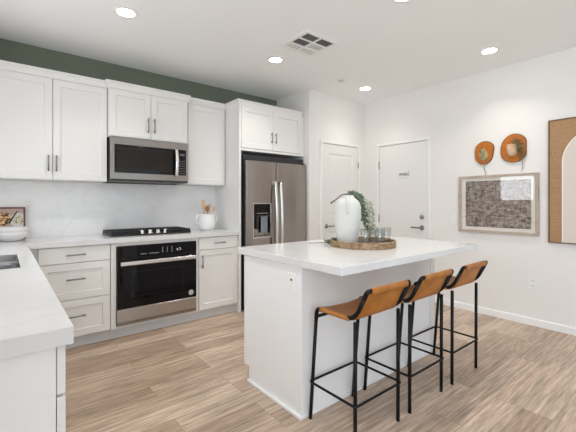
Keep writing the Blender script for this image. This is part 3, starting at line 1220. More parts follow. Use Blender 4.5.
def tick(x0, x1, z0, z1):
    m.box(x0, x1, OY + 0.0012, OY + 0.002, z0, z1)


for x in (1.005, 1.025, 1.045, 1.087, 1.105, 1.123, 1.141, 1.159):
    tick(x, x + 0.011, 0.757, 0.762)
for x in (1.205, 1.250, 1.295):
    for k in range(4):
        tick(x, x + 0.006, 0.760 + 0.014 * k, 0.766 + 0.014 * k)
for x, z in ((1.345, 0.775), (1.372, 0.783), (1.352, 0.765), (1.38, 0.768)):
    tick(x, x + 0.013, z, z + 0.009)
print_on(cp, m, M['mark'], t)
m = MB()
m.box(1.145, 1.185, OY - 0.0016, OY - 0.001, 0.202, 0.207)
m.build('maker_plate', M['gap'], t)

# microwave
MX0, MX1, MZ0, MZ1, MY = 0.793, 1.556, 1.452, 1.868, 3.622
t = thing('microwave', ((MX0 + MX1) / 2, 3.8, MZ0), 'stainless over-range microwave hung under the short wall cabinet', 'microwave')
MB().box(MX0, MX1, MY + 0.035, YB - 0.023, MZ0, MZ1).build('body', M['blackplastic'], t)
m = MB()
fx = [MX0, MX0 + 0.030, MX1 - 0.026, MX1]
fz = [MZ0 + 0.014, MZ0 + 0.074, MZ1 - 0.070, MZ1]
for i in range(3):
    for j in range(3):
        if (i, j) != (1, 1):
            m.box(fx[i], fx[i + 1], MY, MY + 0.034, fz[j], fz[j + 1])
bmesh.ops.remove_doubles(m.bm, verts=m.bm.verts, dist=1e-5)
m.build('front_frame', M['steel'], t)
msur = MB().box(fx[1], fx[2], MY + 0.006, MY + 0.034, fz[1], fz[2]).build('door_surround', M['black_glass'], t)
MB().box(fx[1] + 0.018, 1.375, MY + 0.004, MY + 0.006, fz[1] + 0.022, fz[2] - 0.022, 0.0006, 1).build('window', M['smoke_glass'], t)
m = MB()
pts = []
for k in range(13):
    s = k / 12
    pts.append((1.418, MY - 0.020 - 0.024 * math.sin(math.pi * s), 1.515 + 0.285 * s))
bm = m.bm
rings = []
for i, p in enumerate(pts):
    rings.append([bm.verts.new((p[0] + a, p[1] + b, p[2])) for a, b in ((-0.018, 0.004), (-0.012, -0.006), (0.012, -0.006), (0.018, 0.004), (0.010, 0.010), (-0.010, 0.010))])
for A, B in zip(rings, rings[1:]):
    for k in range(6):
        l = (k + 1) % 6
        bm.faces.new([A[k], A[l], B[l], B[k]]).smooth = True
bm.faces.new(rings[0])
bm.faces.new(rings[-1])
for z in (1.525, 1.785):
    m.box(1.408, 1.428, MY - 0.024, MY + 0.006, z - 0.008, z + 0.008)
m.build('handle', M['bright_steel'], t)
m = MB()
for r_ in range(6):
    for c_ in range(3):
        x, z = 1.462 + c_ * 0.021, 1.545 + r_ * 0.026
        m.box(x, x + 0.012, MY + 0.0052, MY + 0.006, z, z + 0.005)
print_on(msur, m, M['gap'], t)
MB().box(1.462, 1.515, MY + 0.005, MY + 0.006, 1.735, 1.760).build('display', mat('grey_display', (0.10, 0.12, 0.13), 0.3), t)
MB().box(1.150, 1.190, MY - 0.0008, MY, 1.832, 1.838).build('maker_plate', M['gap'], t)
MB().prism([(3.56, MZ0 - 0.004), (MY, MZ0 - 0.004), (MY + 0.36, MZ0 - 0.004), (MY + 0.36, MZ0 - 0.0005), (MY, MZ0 + 0.012)][1:], 'x', MX0 + 0.01, MX1 - 0.01).build('underside_vent', M['blackplastic'], t)

# cooktop
KX0, KX1, KY0, KY1 = 0.780, 1.556, 3.552, 3.935
t = thing('gas_cooktop', ((KX0 + KX1) / 2, (KY0 + KY1) / 2, Z_CT1), 'black gas cooktop with cast iron grates and silver knobs', 'cooktop')
zc_ = Z_CT1
MB().box(KX0, KX1, KY0, KY1, zc_ + 0.0005, zc_ + 0.016, 0.005, 2).build('base_plate', M['blackplastic'], t)
for gx0, gx1 in ((KX0 + 0.012, KX0 + 0.255), (KX0 + 0.260, KX1 - 0.260), (KX1 - 0.255, KX1 - 0.012)):
    m = MB()
    g0 = KY0 + (0.075 if abs(gx0 - (KX0 + 0.26)) < 0.01 else 0.014)
    g1 = KY1 - 0.014
    zt = zc_ + 0.046
    r_ = 0.0055
    for (a, b) in (((gx0, g0), (gx1, g0)), ((gx0, g1), (gx1, g1)), ((gx0, g0), (gx0, g1)), ((gx1, g0), (gx1, g1)),
                   ((gx0, (g0 + g1) / 2), (gx1, (g0 + g1) / 2)), (((gx0 + gx1) / 2, g0), ((gx0 + gx1) / 2, g1))):
        m.box(min(a[0], b[0]) - r_, max(a[0], b[0]) + r_, min(a[1], b[1]) - r_, max(a[1], b[1]) + r_, zt - 0.024, zt, 0.002, 1)
    for x in (gx0, gx1):
        for y in (g0, g1):
            m.box(x - 0.007, x + 0.007, y - 0.007, y + 0.007, zc_ + 0.012, zt - 0.014)
    for k in range(1, 8):
        if k != 4:
            x = gx0 + (gx1 - gx0) * k / 8
            m.box(x - 0.004, x + 0.004, g0, g1, zt - 0.022, zt - 0.001)
    m.build('grate', M['castiron'], t)
for bx, by, br_ in ((0.92, 3.66, 0.035), (0.92, 3.83, 0.045), (1.178, 3.80, 0.055), (1.435, 3.66, 0.045), (1.435, 3.83, 0.035)):
    MB().lathe([(br_, zc_ + 0.012), (br_, zc_ + 0.020), (br_ * 0.8, zc_ + 0.024), (0, zc_ + 0.026)], bx, by, 20).build('burner', M['castiron'], t)
for kx in (1.062, 1.142, 1.219, 1.294):
    m = MB()
    m.lathe([(0.024, zc_ + 0.015), (0.024, zc_ + 0.022), (0.018, zc_ + 0.027), (0.017, zc_ + 0.046), (0.014, zc_ + 0.050), (0, zc_ + 0.050)], kx, 3.586, 18)
    m.build('knob', M['bright_steel'], t)

# fridge
t = thing('refrigerator', (2.57, 3.7, 0), 'stainless side-by-side refrigerator with water dispenser in the white enclosure', 'refrigerator')
RX0, RXm, RX1, RY, RZ0, RZ1 = 2.122, 2.545, 3.030, 3.352, 0.06, 1.715
MB().box(RX0 - 0.002, RX1 + 0.002, RY + 0.075, YB - 0.03, 0.02, 1.790).build('body', mat('black_fridge_shade', (0.025, 0.025, 0.027), 0.6), t)  # raised and blackened to stand for the shade above the fridge
MB().box(RX0 + 0.02, RX1 - 0.02, RY + 0.06, RY + 0.075, 0.0, 0.055).build('kick_grille', M['dark'], t)
# freezer door with dispenser opening: frame cells
DXa, DXb, DZa, DZb = 2.212, 2.456, 0.838, 1.224
m = MB()
cxs, czs = [RX0, DXa, DXb, RXm - 0.003], [RZ0, DZa, DZb, RZ1]


def cells_y(m, xs, zs, y0, y1, skip):
    m2 = MB()
    m2.cells(xs, zs, y0, y1, skip)
    vm = {}
    for v in m2.bm.verts:
        vm[v] = m.bm.verts.new((v.co.x, v.co.z, v.co.y))
    for f in m2.bm.faces:
        m.bm.faces.new([vm[v] for v in f.verts])
    m2.bm.free()
    return m




def fridge_door(x0, x1, hole=None):
    """door with softly rounded sides and a slightly bowed front; hole = dispenser opening"""
    xs = [x0, x0 + 0.004, x0 + 0.012, x0 + 0.025]
    n = 10
    xs += [x0 + 0.025 + (x1 - x0 - 0.05) * k / n for k in range(1, n)] + [x1 - 0.025, x1 - 0.012, x1 - 0.004, x1]
    if hole:
        xs = sorted([x for x in xs if min(abs(x - hole[0]), abs(x - hole[1])) > 0.006] + [hole[0], hole[1]])
    zs = [RZ0] + ([hole[2], hole[3]] if hole else []) + [RZ1]
    m = MB()
    skip = [(i, 1) for i in range(len(xs) - 1) if hole and xs[i] >= hole[0] - 1e-6 and xs[i + 1] <= hole[1] + 1e-6]
    cells_y(m, xs, zs, RY, RY + 0.068, skip)
    xc, hw = (x0 + x1) / 2, (x1 - x0) / 2
    for v in m.bm.verts:
        if abs(v.co.y - RY) < 1e-5:
            u = abs(v.co.x - xc) / hw
            d = 0.007 * u * u
            e = min(v.co.x - x0, x1 - v.co.x)
            if e < 0.012:
                d += 0.012 - math.sqrt(max(0, 0.012 ** 2 - (0.012 - e) ** 2))
            v.co.y += d
    for f in m.bm.faces:
        f.smooth = abs(f.normal.y) > 0.3
    m.bm.normal_update()
    bmesh.ops.recalc_face_normals(m.bm, faces=m.bm.faces)
    for f in m.bm.faces:
        f.smooth = f.normal.y < -0.15
    for e in m.bm.edges:
        if len(e.link_faces) == 2 and e.calc_face_angle() > 0.6:
            e.smooth = False
    return m.build('door', M['fridge_steel'], t)


fd = fridge_door(RX0, RXm - 0.003, (DXa, DXb, DZa, DZb))
rd = fridge_door(RXm + 0.003, RX1)


def fridge_handle(x, parent):
    m = MB()
    bm = m.bm
    rings = []
    for k in range(17):
        s = k / 16
        z = 0.52 + (1.487 - 0.52) * s
        dy = 0.030 + 0.032 * math.sin(math.pi * s) ** 0.8
        rings.append([bm.verts.new((x + a, RY - dy + b, z)) for a, b in ((-0.020, 0.004), (-0.012, -0.008), (0.012, -0.008), (0.020, 0.004), (0.012, 0.010), (-0.012, 0.010))])
    for A, B in zip(rings, rings[1:]):
        for k in range(6):
            l = (k + 1) % 6
            bm.faces.new([A[k], A[l], B[l], B[k]]).smooth = True
    bm.faces.new(rings[0])
    bm.faces.new(rings[-1])
    for z in (0.54, 1.467):
        m.box(x - 0.012, x + 0.012, RY - 0.03, RY, z - 0.018, z + 0.018)
    return m.build('handle', M['bright_steel'], t, parent)


fridge_handle(RXm - 0.036, fd)
fridge_handle(RXm + 0.040, rd)
dsp = MB()
dsp.box(DXa + 0.001, DXb - 0.001, RY + 0.055, RY + 0.066, DZa + 0.001, DZb - 0.001)
dsp.box(DXa + 0.001, DXa + 0.008, RY + 0.001, RY + 0.055, DZa + 0.001, DZb - 0.001)
dsp.box(DXb - 0.008, DXb - 0.001, RY + 0.001, RY + 0.055, DZa + 0.001, DZb - 0.001)
dsp.box(DXa + 0.008, DXb - 0.008, RY + 0.001, RY + 0.055, DZa + 0.001, DZa + 0.012)
dp = dsp.build('dispenser_recess', M['steel'], t)
dpan = MB().box(DXa + 0.008, DXb - 0.008, RY + 0.0015, RY + 0.054, 1.085, DZb - 0.002).build('dispenser_panel', M['black_glass'], t, dp)
m = MB()
for k in range(9):
    x = DXa + 0.055 + k * 0.017
    m.box(x, x + 0.011, RY + 0.0008, RY + 0.0015, 1.112, 1.117)
print_on(dpan, m, M['mark'], t)
MB().box(2.335, 2.425, RY + 0.022, RY + 0.032, 0.885, 1.075, 0.004, 2).build('dispenser_paddle', M['off_blue'], t, dp)
MB().box(2.275, 2.292, RY + 0.020, RY + 0.050, 0.93, 1.083, 0.003, 1).build('dispenser_nozzle', M['blackplastic'], t, dp)
MB().box(DXa - 0.006, DXb + 0.006, RY - 0.0035, RY - 0.0005, DZb, DZb + 0.008).box(DXa - 0.006, DXb + 0.006, RY - 0.0035, RY - 0.0005, DZa - 0.008, DZa).box(
    DXa - 0.006, DXa, RY - 0.0035, RY - 0.0005, DZa, DZb).box(DXb, DXb + 0.006, RY - 0.0035, RY - 0.0005, DZa, DZb).build('dispenser_trim', M['bright_steel'], t, dp)
MB().box(RX0 + 0.02, RX0 + 0.10, RY + 0.02, RY + 0.074, RZ1 + 0.001, RZ1 + 0.016).build('hinge_cover', M['blackplastic'], t)
MB().box(RX1 - 0.10, RX1 - 0.02, RY + 0.02, RY + 0.074, RZ1 + 0.001, RZ1 + 0.016).build('hinge_cover', M['blackplastic'], t)

# ------------------------------------------------------------------ kitchen island
IX0, IX1, IY0, IY1 = 1.332, 2.815, 1.522, 2.135
t = thing('kitchen_island', ((IX0 + IX1) / 2, (IY0 + IY1) / 2, 0), 'white kitchen island body behind the three leather stools', 'island')
MB().box(IX0 + 0.02, IX1 - 0.02, IY0 + 0.012, IY1 - 0.022, 0.10, Z_CT0 - 0.001).build('body', M['island_white'], t)
m = MB()
m.box(IX0 + 0.02, IX1 - 0.02, IY0 + 0.001, IY0 + 0.012, 0.0, Z_CT0 - 0.001)
m.build('back_panel', M['island_white'], t)
# end panels, notched at the kitchen-side toe kick
for x0, x1 in ((IX0, IX0 + 0.0195), (IX1 - 0.0195, IX1)):
    m = MB()
    m.prism([(IY0 - 0.004, 0.0), (2.068, 0.0), (2.068, 0.105), (IY1, 0.105), (IY1, Z_CT0 - 0.001), (IY0 - 0.004, Z_CT0 - 0.001)], 'x', x0, x1)
    m.build('end_panel', M['island_white'], t)
m = MB()
m.box(IX0 + 0.02, IX1 - 0.02, 2.055, 2.068, 0.0, 0.10)
m.build('toe_kick', M['toe'], t)
m = MB()
sh = 0.016
m.box(IX0 - sh, IX0, IY0 - 0.004 - sh * 0.5, 2.078, 0.0, 0.020, 0.004, 2)
m.box(IX0, IX1, IY0 - 0.004 - sh * 0.5, IY0 - 0.004, 0.0, 0.016, 0.003, 1)
m.build('shoe_moulding', M['island_white'], t)
for xa_, xb_ in ((IX0 + 0.0195, IX0 + 0.060), (IX1 - 0.060, IX1 - 0.0195)):
    MB().box(xa_, xb_, IY0 - 0.0040, IY0 + 0.001, 0.0, Z_CT0 - 0.001).build('corner_post', M['island_white'], t)
for k in range(3):
    a = IX0 + 0.024 + k * 0.479
    b = a + 0.473
    d = MB().shaker(a, b, 0.108, Z_CT0 - 0.012, lambda u, v, dd: (u, IY1 - dd, v), 0.0195).build('door', M['island_white'], t)
    m = MB()
    zz = 0.70
    bar_handle(m, (a + 0.03 if k != 2 else b - 0.03, IY1, zz), (a + 0.03 if k != 2 else b - 0.03, IY1, zz + 0.10), (0, 1, 0))
    m.build('handle', M['handle'], t, d)
m = MB()
m.box(IX0 - 0.005, IX0 - 0.0003, 1.570, 1.640, 0.712, 0.827, 0.002, 2)
op = m.build('outlet', M['plate'], t)
MB().box(IX0 - 0.0065, IX0 - 0.005, 1.588, 1.622, 0.735, 0.765).build('socket_face', M['plate'], t, op)
MB().box(IX0 - 0.0065, IX0 - 0.005, 1.597, 1.613, 0.781, 0.793).build('test_button', M['slot'], t, op)

m = MB()
m.box(1.316, 2.868, 1.197, 2.205, Z_CT0, Z_CT1, 0.003, 2)
tag(m.build('island_worktop', M['quartz']), 'white quartz slab on the kitchen island with seating overhang', 'worktop')

# ------------------------------------------------------------------ bar stools
SW = 0.186           # half width


def make_stool():
    t = thing('bar_stool', (0, 0, 0), '', 'bar stool', 'tan leather bar stools')
    R_ = 0.0105
    yf_foot, yf_top, yr_ = 0.160, 0.106, -0.171          # along the depth, +y towards the island
    zr = 0.648
    for s in (-1, 1):
        x = s * SW
        rail = fillet([(x, yf_top + 0.006, 0.585), (x, yf_top, zr), (x, yr_ + 0.005, zr), (x, -0.2305, 0.774)], 0.075, 9)
        MB().tube(rail, R_ * 1.12, 12).build('side_rail', M['blackmetal'], t)
        MB().tube([(x, yf_foot, 0.001), (x, yf_top + 0.006, 0.590)], R_, 12).build('leg', M['blackmetal'], t)
        MB().tube([(x, -0.171, 0.001), (x, yr_ - 0.002, zr - 0.008)], R_, 12).build('leg', M['blackmetal'], t)
    # top bar of the back, bending into the uprights
    MB().tube(fillet([(-SW, -0.2297, 0.772), (-SW, -0.2460, 0.808), (SW, -0.2460, 0.808), (SW, -0.2297, 0.772)], 0.038, 8), R_ * 1.12, 12).build('top_bar', M['blackmetal'], t)
    MB().tube([(-SW, yf_top + 0.004, 0.600), (SW, yf_top + 0.004, 0.600)], R_ * 0.85, 10).build('crossbar', M['blackmetal'], t)
    # footrest ring outside the legs
    zf = 0.221
    yfl = yf_foot + (yf_top - yf_foot) * zf / 0.585
    o_ = R_ + 0.002
    ring = fillet([(0, yfl + o_, zf), (SW + o_, yfl + o_, zf), (SW + o_, -0.171 - o_, zf), (-SW - o_, -0.171 - o_, zf), (-SW - o_, yfl + o_, zf), (0, yfl + o_, zf)], 0.020, 5)
    MB().tube(ring[:-1], 0.0068, 10, closed=True).build('footrest', M['blackmetal'], t)
    # leather seat sling, rolled over the side rails
    nx, ny = 14, 10
    Rw = R_ * 1.12 + 0.002
    pts = []
    for i in range(ny + 1):
        v = i / ny
        y = yf_top - 0.030 + (yr_ + 0.030 - (yf_top - 0.030)) * v
        row = [(-SW - Rw * math.cos(a), y, zr + Rw * math.sin(a)) for a in (-0.5, -0.1, 0.3, 0.7, 1.1)]
        for j in range(nx + 1):
            u = j / nx * 2 - 1
            sag = 0.022 * (1 - u * u) * (0.6 + 0.4 * math.sin(math.pi * v))
            row.append((u * (SW - 0.001), y, zr + Rw - sag))
        row += [(SW + Rw * math.cos(a), y, zr + Rw * math.sin(a)) for a in (1.1, 0.7, 0.3, -0.1, -0.5)]
        pts.append(row)
    MB().grid(pts, 0.003).build('seat', M['leather'], t)
    # back sling: rises on the seat side of the uprights, rolls over the top bar and hangs behind it
    pts = []
    prof = [(-0.128, 0.640), (-0.150, 0.644), (-0.164, 0.654)]
    for k in range(1, 9):
        s = k / 8
        prof.append((-0.164 + (-0.2342 + 0.164) * s, 0.654 + (0.805 - 0.654) * s))
    for k in range(1, 6):
        a = math.pi * k / 5
        prof.append((-0.2460 + 0.0128 * math.cos(a), 0.808 + 0.0128 * math.sin(a)))
    prof.append((-0.2545, 0.786))
    for y, z in prof:
        row = []
        for j in range(nx + 1):
            u = j / nx * 2 - 1
            mid = max(0.0, min(1.0, (z - 0.645) / 0.04, (0.805 - z) / 0.05))
            row.append((u * (SW - 0.020 - 0.012 * max(0.0, (z - 0.76) / 0.06)), y - 0.012 * (1 - u * u) * mid, z))
        pts.append(row)
    MB().grid(pts, 0.003).build('backrest', M['leather'], t)
    return t


stool = make_stool()
S_LOC = [(1.565, 1.335), (2.056, 1.335), (2.574, 1.335)]
S_LAB = ['tan leather bar stool nearest the camera, at the island corner with the outlet',
         'tan leather and black metal bar stool in the middle of the row of three',
         'tan leather and black metal bar stool farthest along the island, by the right wall']
for i, (p, lab) in enumerate(zip(S_LOC, S_LAB)):
    o = stool if i == 0 else copy_tree(stool)
    o.location = (p[0], p[1], 0)
    o['label'] = lab

# ------------------------------------------------------------------ on the island: tray, vase, glasses, greenery
TX, TY, TR = 2.084, 1.686, 0.238
ZT = Z_CT1
t = thing('round_tray', (TX, TY, ZT), 'round woven wooden tray on the island holding the vase and glasses', 'tray')
m = MB()
m.lathe([(0, ZT + 0.001), (TR - 0.012, ZT + 0.001), (TR - 0.012, ZT + 0.012), (0, ZT + 0.012)], TX, TY, 48)
m.build('base', M['bamboo_dark'], t)
m = MB()
NS = 54
for k in range(NS):                    # rim of short upright slats
    a0, a1 = 2 * math.pi * k / NS, 2 * math.pi * (k + 0.94) / NS
    ri, ro = TR - 0.0115, TR - 0.002 + 0.003 * (k % 2)
    q = [(TX + r * math.cos(a), TY + r * math.sin(a)) for r, a in ((ri, a0), (ro, a0), (ro, a1), (ri, a1))]
    m.prism(q, 'z', ZT + 0.001, ZT + 0.040)
m.lathe([(TR - 0.0125, ZT + 0.039), (TR - 0.0125, ZT + 0.045), (TR - 0.006, ZT + 0.048), (TR + 0.003, ZT + 0.045), (TR + 0.003, ZT + 0.039), (TR - 0.0125, ZT + 0.039)], TX, TY, 54)
m.build('rim', M['bamboo'], t)

ZB = ZT + 0.0125


def at(u, depth):
    """floor-plan point seen at a photo column and a distance along the view"""
    s = (u - CU) * depth / FPX
    return (math.sin(YAW) * depth + math.cos(YAW) * s, math.cos(YAW) * depth - math.sin(YAW) * s)


vx, vy = at(347.5, 2.60)
t = thing('vase', (vx, vy, ZB), 'tall white ceramic vase with a narrow neck standing on the round tray', 'vase')
prof = [(0, ZB), (0.064, ZB), (0.070, ZB + 0.006), (0.082, ZB + 0.06), (0.091, ZB + 0.12), (0.0965, ZB + 0.18), (0.0985, ZB + 0.235), (0.097, ZB + 0.275),
        (0.090, ZB + 0.305), (0.074, ZB + 0.328), (0.055, ZB + 0.341), (0.047, ZB + 0.350), (0.047, ZB + 0.362), (0.042, ZB + 0.363), (0.037, ZB + 0.352),
        (0.037, ZB + 0.338), (0.07, ZB + 0.30), (0.085, ZB + 0.22), (0.06, ZB + 0.03), (0, ZB + 0.012)]
fine = []
for (r0, h0), (r1, h1) in zip(prof, prof[1:]):
    n = max(1, int(abs(h1 - h0) / 0.008)) if r0 > 0.0 and h1 > h0 else 1
    for k in range(n):
        s = k / n
        fine.append((r0 + (r1 - r0) * s + (0.0007 * (k % 2) if n > 2 else 0), h0 + (h1 - h0) * s))
fine.append(prof[-1])
MB().lathe(fine, vx, vy, 48).build('body', M['ceramic'], t)
# strap handle down the shoulder, on the camera side
dirv = Vector((-vx, -vy, 0)).normalized()
m = MB()
strap = []
for r_, h_ in ((0.047, 0.354), (0.066, 0.350), (0.092, 0.326), (0.1045, 0.295), (0.1055, 0.262), (0.100, 0.240), (0.093, 0.232)):
    strap.append((vx + dirv.x * r_, vy + dirv.y * r_, ZB + h_))
m.tube(strap, 0.0085, 10)
m.build('handle', M['ceramic'], t)


def sprig(m, pts, n, l, w, spread, rnd, stem_mb=None, both=True):
    pts = [Vector(p) for p in pts]
    # resample
    seg = [(b - a).length for a, b in zip(pts, pts[1:])]
    tot = sum(seg)
    for k in range(n):
        d = tot * (k + rnd.random()) / n
        i = 0
        while i < len(seg) - 1 and d > seg[i]:
            d -= seg[i]
            i += 1
        p = pts[i].lerp(pts[i + 1], min(1, d / seg[i]))
        tang = (pts[i + 1] - pts[i]).normalized()
        a = rnd.random() * 2 * math.pi
        side = tang.orthogonal().normalized()
        side = Matrix.Rotation(a, 3, tang) @ side
        dd = (tang * 0.6 + side * spread).normalized()
        nn = dd.cross(Vector((rnd.random() - 0.5, rnd.random() - 0.5, 0.5)))
        s = 0.7 + 0.6 * rnd.random()
        m.leaf(p + side * 0.002, dd, nn if nn.length > 1e-4 else Vector((0, 0, 1)), l * s, w * s)


def pix(u, v, depth):
    x, y = at(u, depth)
    return (x, y, CAM_H + (CV - v) * depth / FPX)


def smooth_path(pts, n=6):
    pts = [Vector(p) for p in pts]
    out = []
    for i in range(len(pts) - 1):
        p0, p1, p2, p3 = pts[max(i - 1, 0)], pts[i], pts[i + 1], pts[min(i + 2, len(pts) - 1)]
        for k in range(n):
            s = k / n
            out.append(0.5 * ((2 * p1) + (p2 - p0) * s + (2 * p0 - 5 * p1 + 4 * p2 - p3) * s * s + (3 * p1 - p0 - 3 * p2 + p3) * s ** 3))
    out.append(pts[-1])
    return out


rnd = random.Random(11)
mouth = (vx, vy, ZB + 0.340)
t = thing('eucalyptus_branch', mouth, 'drooping green leafy branch hanging from the mouth of the white vase', 'branch')
paths = [
    [mouth, pix(349, 194.5, 2.60), pix(356, 195, 2.63), pix(362, 201, 2.66), pix(365, 212, 2.68), pix(366, 222, 2.69), pix(366, 230, 2.70)],
    [mouth, pix(352, 195, 2.62), pix(359, 199, 2.64), pix(363, 208, 2.66), pix(364, 220, 2.67)],
    [mouth, pix(347, 193.5, 2.60), pix(354, 193.8, 2.62), pix(361, 197, 2.65)],
]
sm, lf = MB(), MB()
for p in paths:
    sp = smooth_path(p)
    sm.tube(sp, 0.0018, 6)
    sprig(lf, sp[7:], 150, 0.026, 0.015, 1.1, rnd)
sm.build('stem', M['twig'], t)
lf.build('foliage', M['leaf'], t)
t = thing('dried_sprig', mouth, 'pale dried leafy stems hanging right of the vase behind the glasses', 'branch')
sm, lf = MB(), MB()
for p in ([mouth, pix(356, 196, 2.66), pix(365, 200, 2.72), pix(368, 208, 2.74), pix(369, 222, 2.75), pix(369, 236, 2.76)],
          [mouth, pix(357, 196.5, 2.68), pix(367, 200, 2.76), pix(371.5, 207, 2.78), pix(373, 222, 2.79), pix(373, 234, 2.79)]):
    sp = smooth_path(p)
    sm.tube(sp, 0.0014, 6)
    sprig(lf, sp[14:], 100, 0.020, 0.011, 1.1, rnd)
sm.build('stem', M['twig'], t)
lf.build('foliage', M['leaf_pale'], t)
t = thing('bare_twig', mouth, 'dark bare twig reaching left out of the white vase', 'twig')
MB().tube(smooth_path([mouth, pix(347, 194.6, 2.59), pix(342, 195, 2.57), pix(336.5, 199, 2.55), pix(331.5, 203, 2.54)]), 0.0034, 7).build('stem', M['twig'], t)
lf = MB()
sprig(lf, [pix(335, 200, 2.55), pix(331, 203.5, 2.54)], 8, 0.016, 0.006, 0.5, rnd)
lf.build('bud', M['twig'], t)

t = thing('fallen_sprig', (1.95, 1.93, ZT), 'small green sprig lying over the left rim of the round tray', 'branch')
sp = smooth_path([pix(336.5, 238, 2.68), pix(333.5, 240, 2.70), pix(329, 242.3, 2.74), (1.985, 1.965, ZT + 0.010), (1.93, 2.0, ZT + 0.006), (1.86, 2.035, ZT + 0.004)])
MB().tube(sp, 0.0022, 6).build('stem', M['twig'], t)
lf = MB()
sprig(lf, sp[:20], 60, 0.030, 0.012, 0.9, rnd)
for v in lf.bm.verts:
    v.co.z = max(v.co.z, ZT + 0.002)
lf.build('foliage', M['leaf'], t)


def make_tumbler():
    t = thing('glass_tumbler', (0, 0, 0), '', 'glass', 'clear tumblers on the tray')
    r0, r1, h = 0.034, 0.037, 0.122
    m = MB()
    m.lathe([(0, 0.0), (r0 - 0.003, 0.0), (r0, 0.003), (r1, h - 0.001), (r1 - 0.001, h), (r1 - 0.0025, h - 0.001), (r0 - 0.003, 0.010), (0, 0.008)], 0, 0, 32)
    m.build('body', M['tumbler'], t)
    return t


g0 = make_tumbler()
g_pos = [(365.5, 2.515), (374.0, 2.70), (379.5, 2.50), (386.0, 2.645)]
g_lab = ['clear glass tumbler on the tray, right beside the white vase',
         'clear glass tumbler on the tray, rearmost between two others',
         'clear glass tumbler on the tray, nearest the front rim on the right',
         'clear glass tumbler on the tray, last on the right against the rim']
for i, ((u, d), lab) in enumerate(zip(g_pos, g_lab)):
    o = g0 if i == 0 else copy_tree(g0)
    x, y = at(u, d)
    o.location = (x, y, ZB)
    o['label'] = lab

# ------------------------------------------------------------------ on the back worktop
# two nested bowls and the framed food picture behind them
bx, by = 0.058, 3.735
t = tag(MB().lathe([(0, 0.9215), (0.058, 0.9215), (0.062, 0.925), (0.092, 0.945), (0.112, 0.972), (0.1185, 0.996), (0.1165, 0.998), (0.108, 0.976), (0.088, 0.952), (0.05, 0.934), (0, 0.932)],
                   bx, by, 40).build('serving_bowl', M['ceramic_gloss']), 'wide white bowl at the bottom of the pair on the back worktop', 'bowl', 'nested white bowls')
t = tag(MB().lathe([(0, 0.9335), (0.05, 0.936), (0.088, 0.956), (0.106, 0.982), (0.114, 1.006), (0.1225, 1.032), (0.120, 1.034), (0.110, 1.010), (0.10, 0.986), (0.08, 0.960), (0.045, 0.944), (0, 0.942)],
                   bx, by, 40).build('serving_bowl', M['ceramic_gloss']), 'white bowl nested on top of the other beside the framed food picture', 'bowl', 'nested white bowls')

FX0, FX1, FZ0, FZ1 = -0.075, 0.160, Z_CT1 + 0.001, 1.200
t = thing('food_picture', ((FX0 + FX1) / 2, 3.93, Z_CT1), 'framed picture of round dishes of food leaning behind the white bowls', 'picture')
lean = lambda u, v, d: (u, 3.905 + d + (v - FZ0) * 0.22, v)


def leaned(m):
    for v in m.bm.verts:
        v.co.y += (v.co.z - FZ0) * 0.22
    return m


y0f = 3.902
m = MB()
b_ = 0.014
m.box(FX0, FX1, y0f, y0f + 0.012, FZ0, FZ0 + b_).box(FX0, FX1, y0f, y0f + 0.012, FZ1 - b_, FZ1)
m.box(FX0, FX0 + b_, y0f, y0f + 0.012, FZ0 + b_, FZ1 - b_).box(FX1 - b_, FX1, y0f, y0f + 0.012, FZ0 + b_, FZ1 - b_)
leaned(m).build('frame', M['book_frame'], t)
leaned(MB().box(FX0 + b_, FX1 - b_, y0f + 0.004, y0f + 0.009, FZ0 + b_, FZ1 - b_)).build('print_ground', noise_color(mat('pink_tan_ground', (0.52, 0.40, 0.36), 0.6), (0.44, 0.31, 0.27), (0.58, 0.47, 0.43), 12, 3), t)


def disc_y(cx_, cz_, r_, y_, wob=0.0, seed=1):
    rr = random.Random(seed)
    m = MB()
    q = []
    for k in range(28):
        a = 2 * math.pi * k / 28
        r2 = r_ * (1 + wob * (rr.random() - 0.5))
        x = min(max(cx_ + r2 * math.cos(a), FX0 + b_), FX1 - b_)
        z = min(max(cz_ + r2 * math.sin(a), FZ0 + b_), FZ1 - b_)
        q.append((x, z))
    m.prism(q, 'y', y_, y_ + 0.0006)
    return leaned(m)


disc_y(0.112, 1.085, 0.062, y0f + 0.0032).build('print_plate', M['ceramic'], t)
disc_y(0.112, 1.085, 0.036, y0f + 0.0024, 0.5, 4).build('print_filling', noise_color(mat('herb_speckle', (0.4, 0.4, 0.2), 0.7), (0.10, 0.13, 0.04), (0.80, 0.74, 0.55), 90, 3, p0=0.35, p1=0.6), t)
disc_y(0.000, 1.095, 0.062, y0f + 0.0032, 0.25, 5).build('print_dish', noise_color(mat('orange_speckle', (0.5, 0.2, 0.05), 0.7), (0.03, 0.012, 0.008), (0.90, 0.55, 0.28), 60, 3, p0=0.42, p1=0.6), t)
leaned(MB().prism([(0.035, 1.06), (0.050, 1.055), (0.105, 1.160), (0.098, 1.166)], 'y', y0f + 0.0028, y0f + 0.0036)).build('print_handle', M['twig'], t)

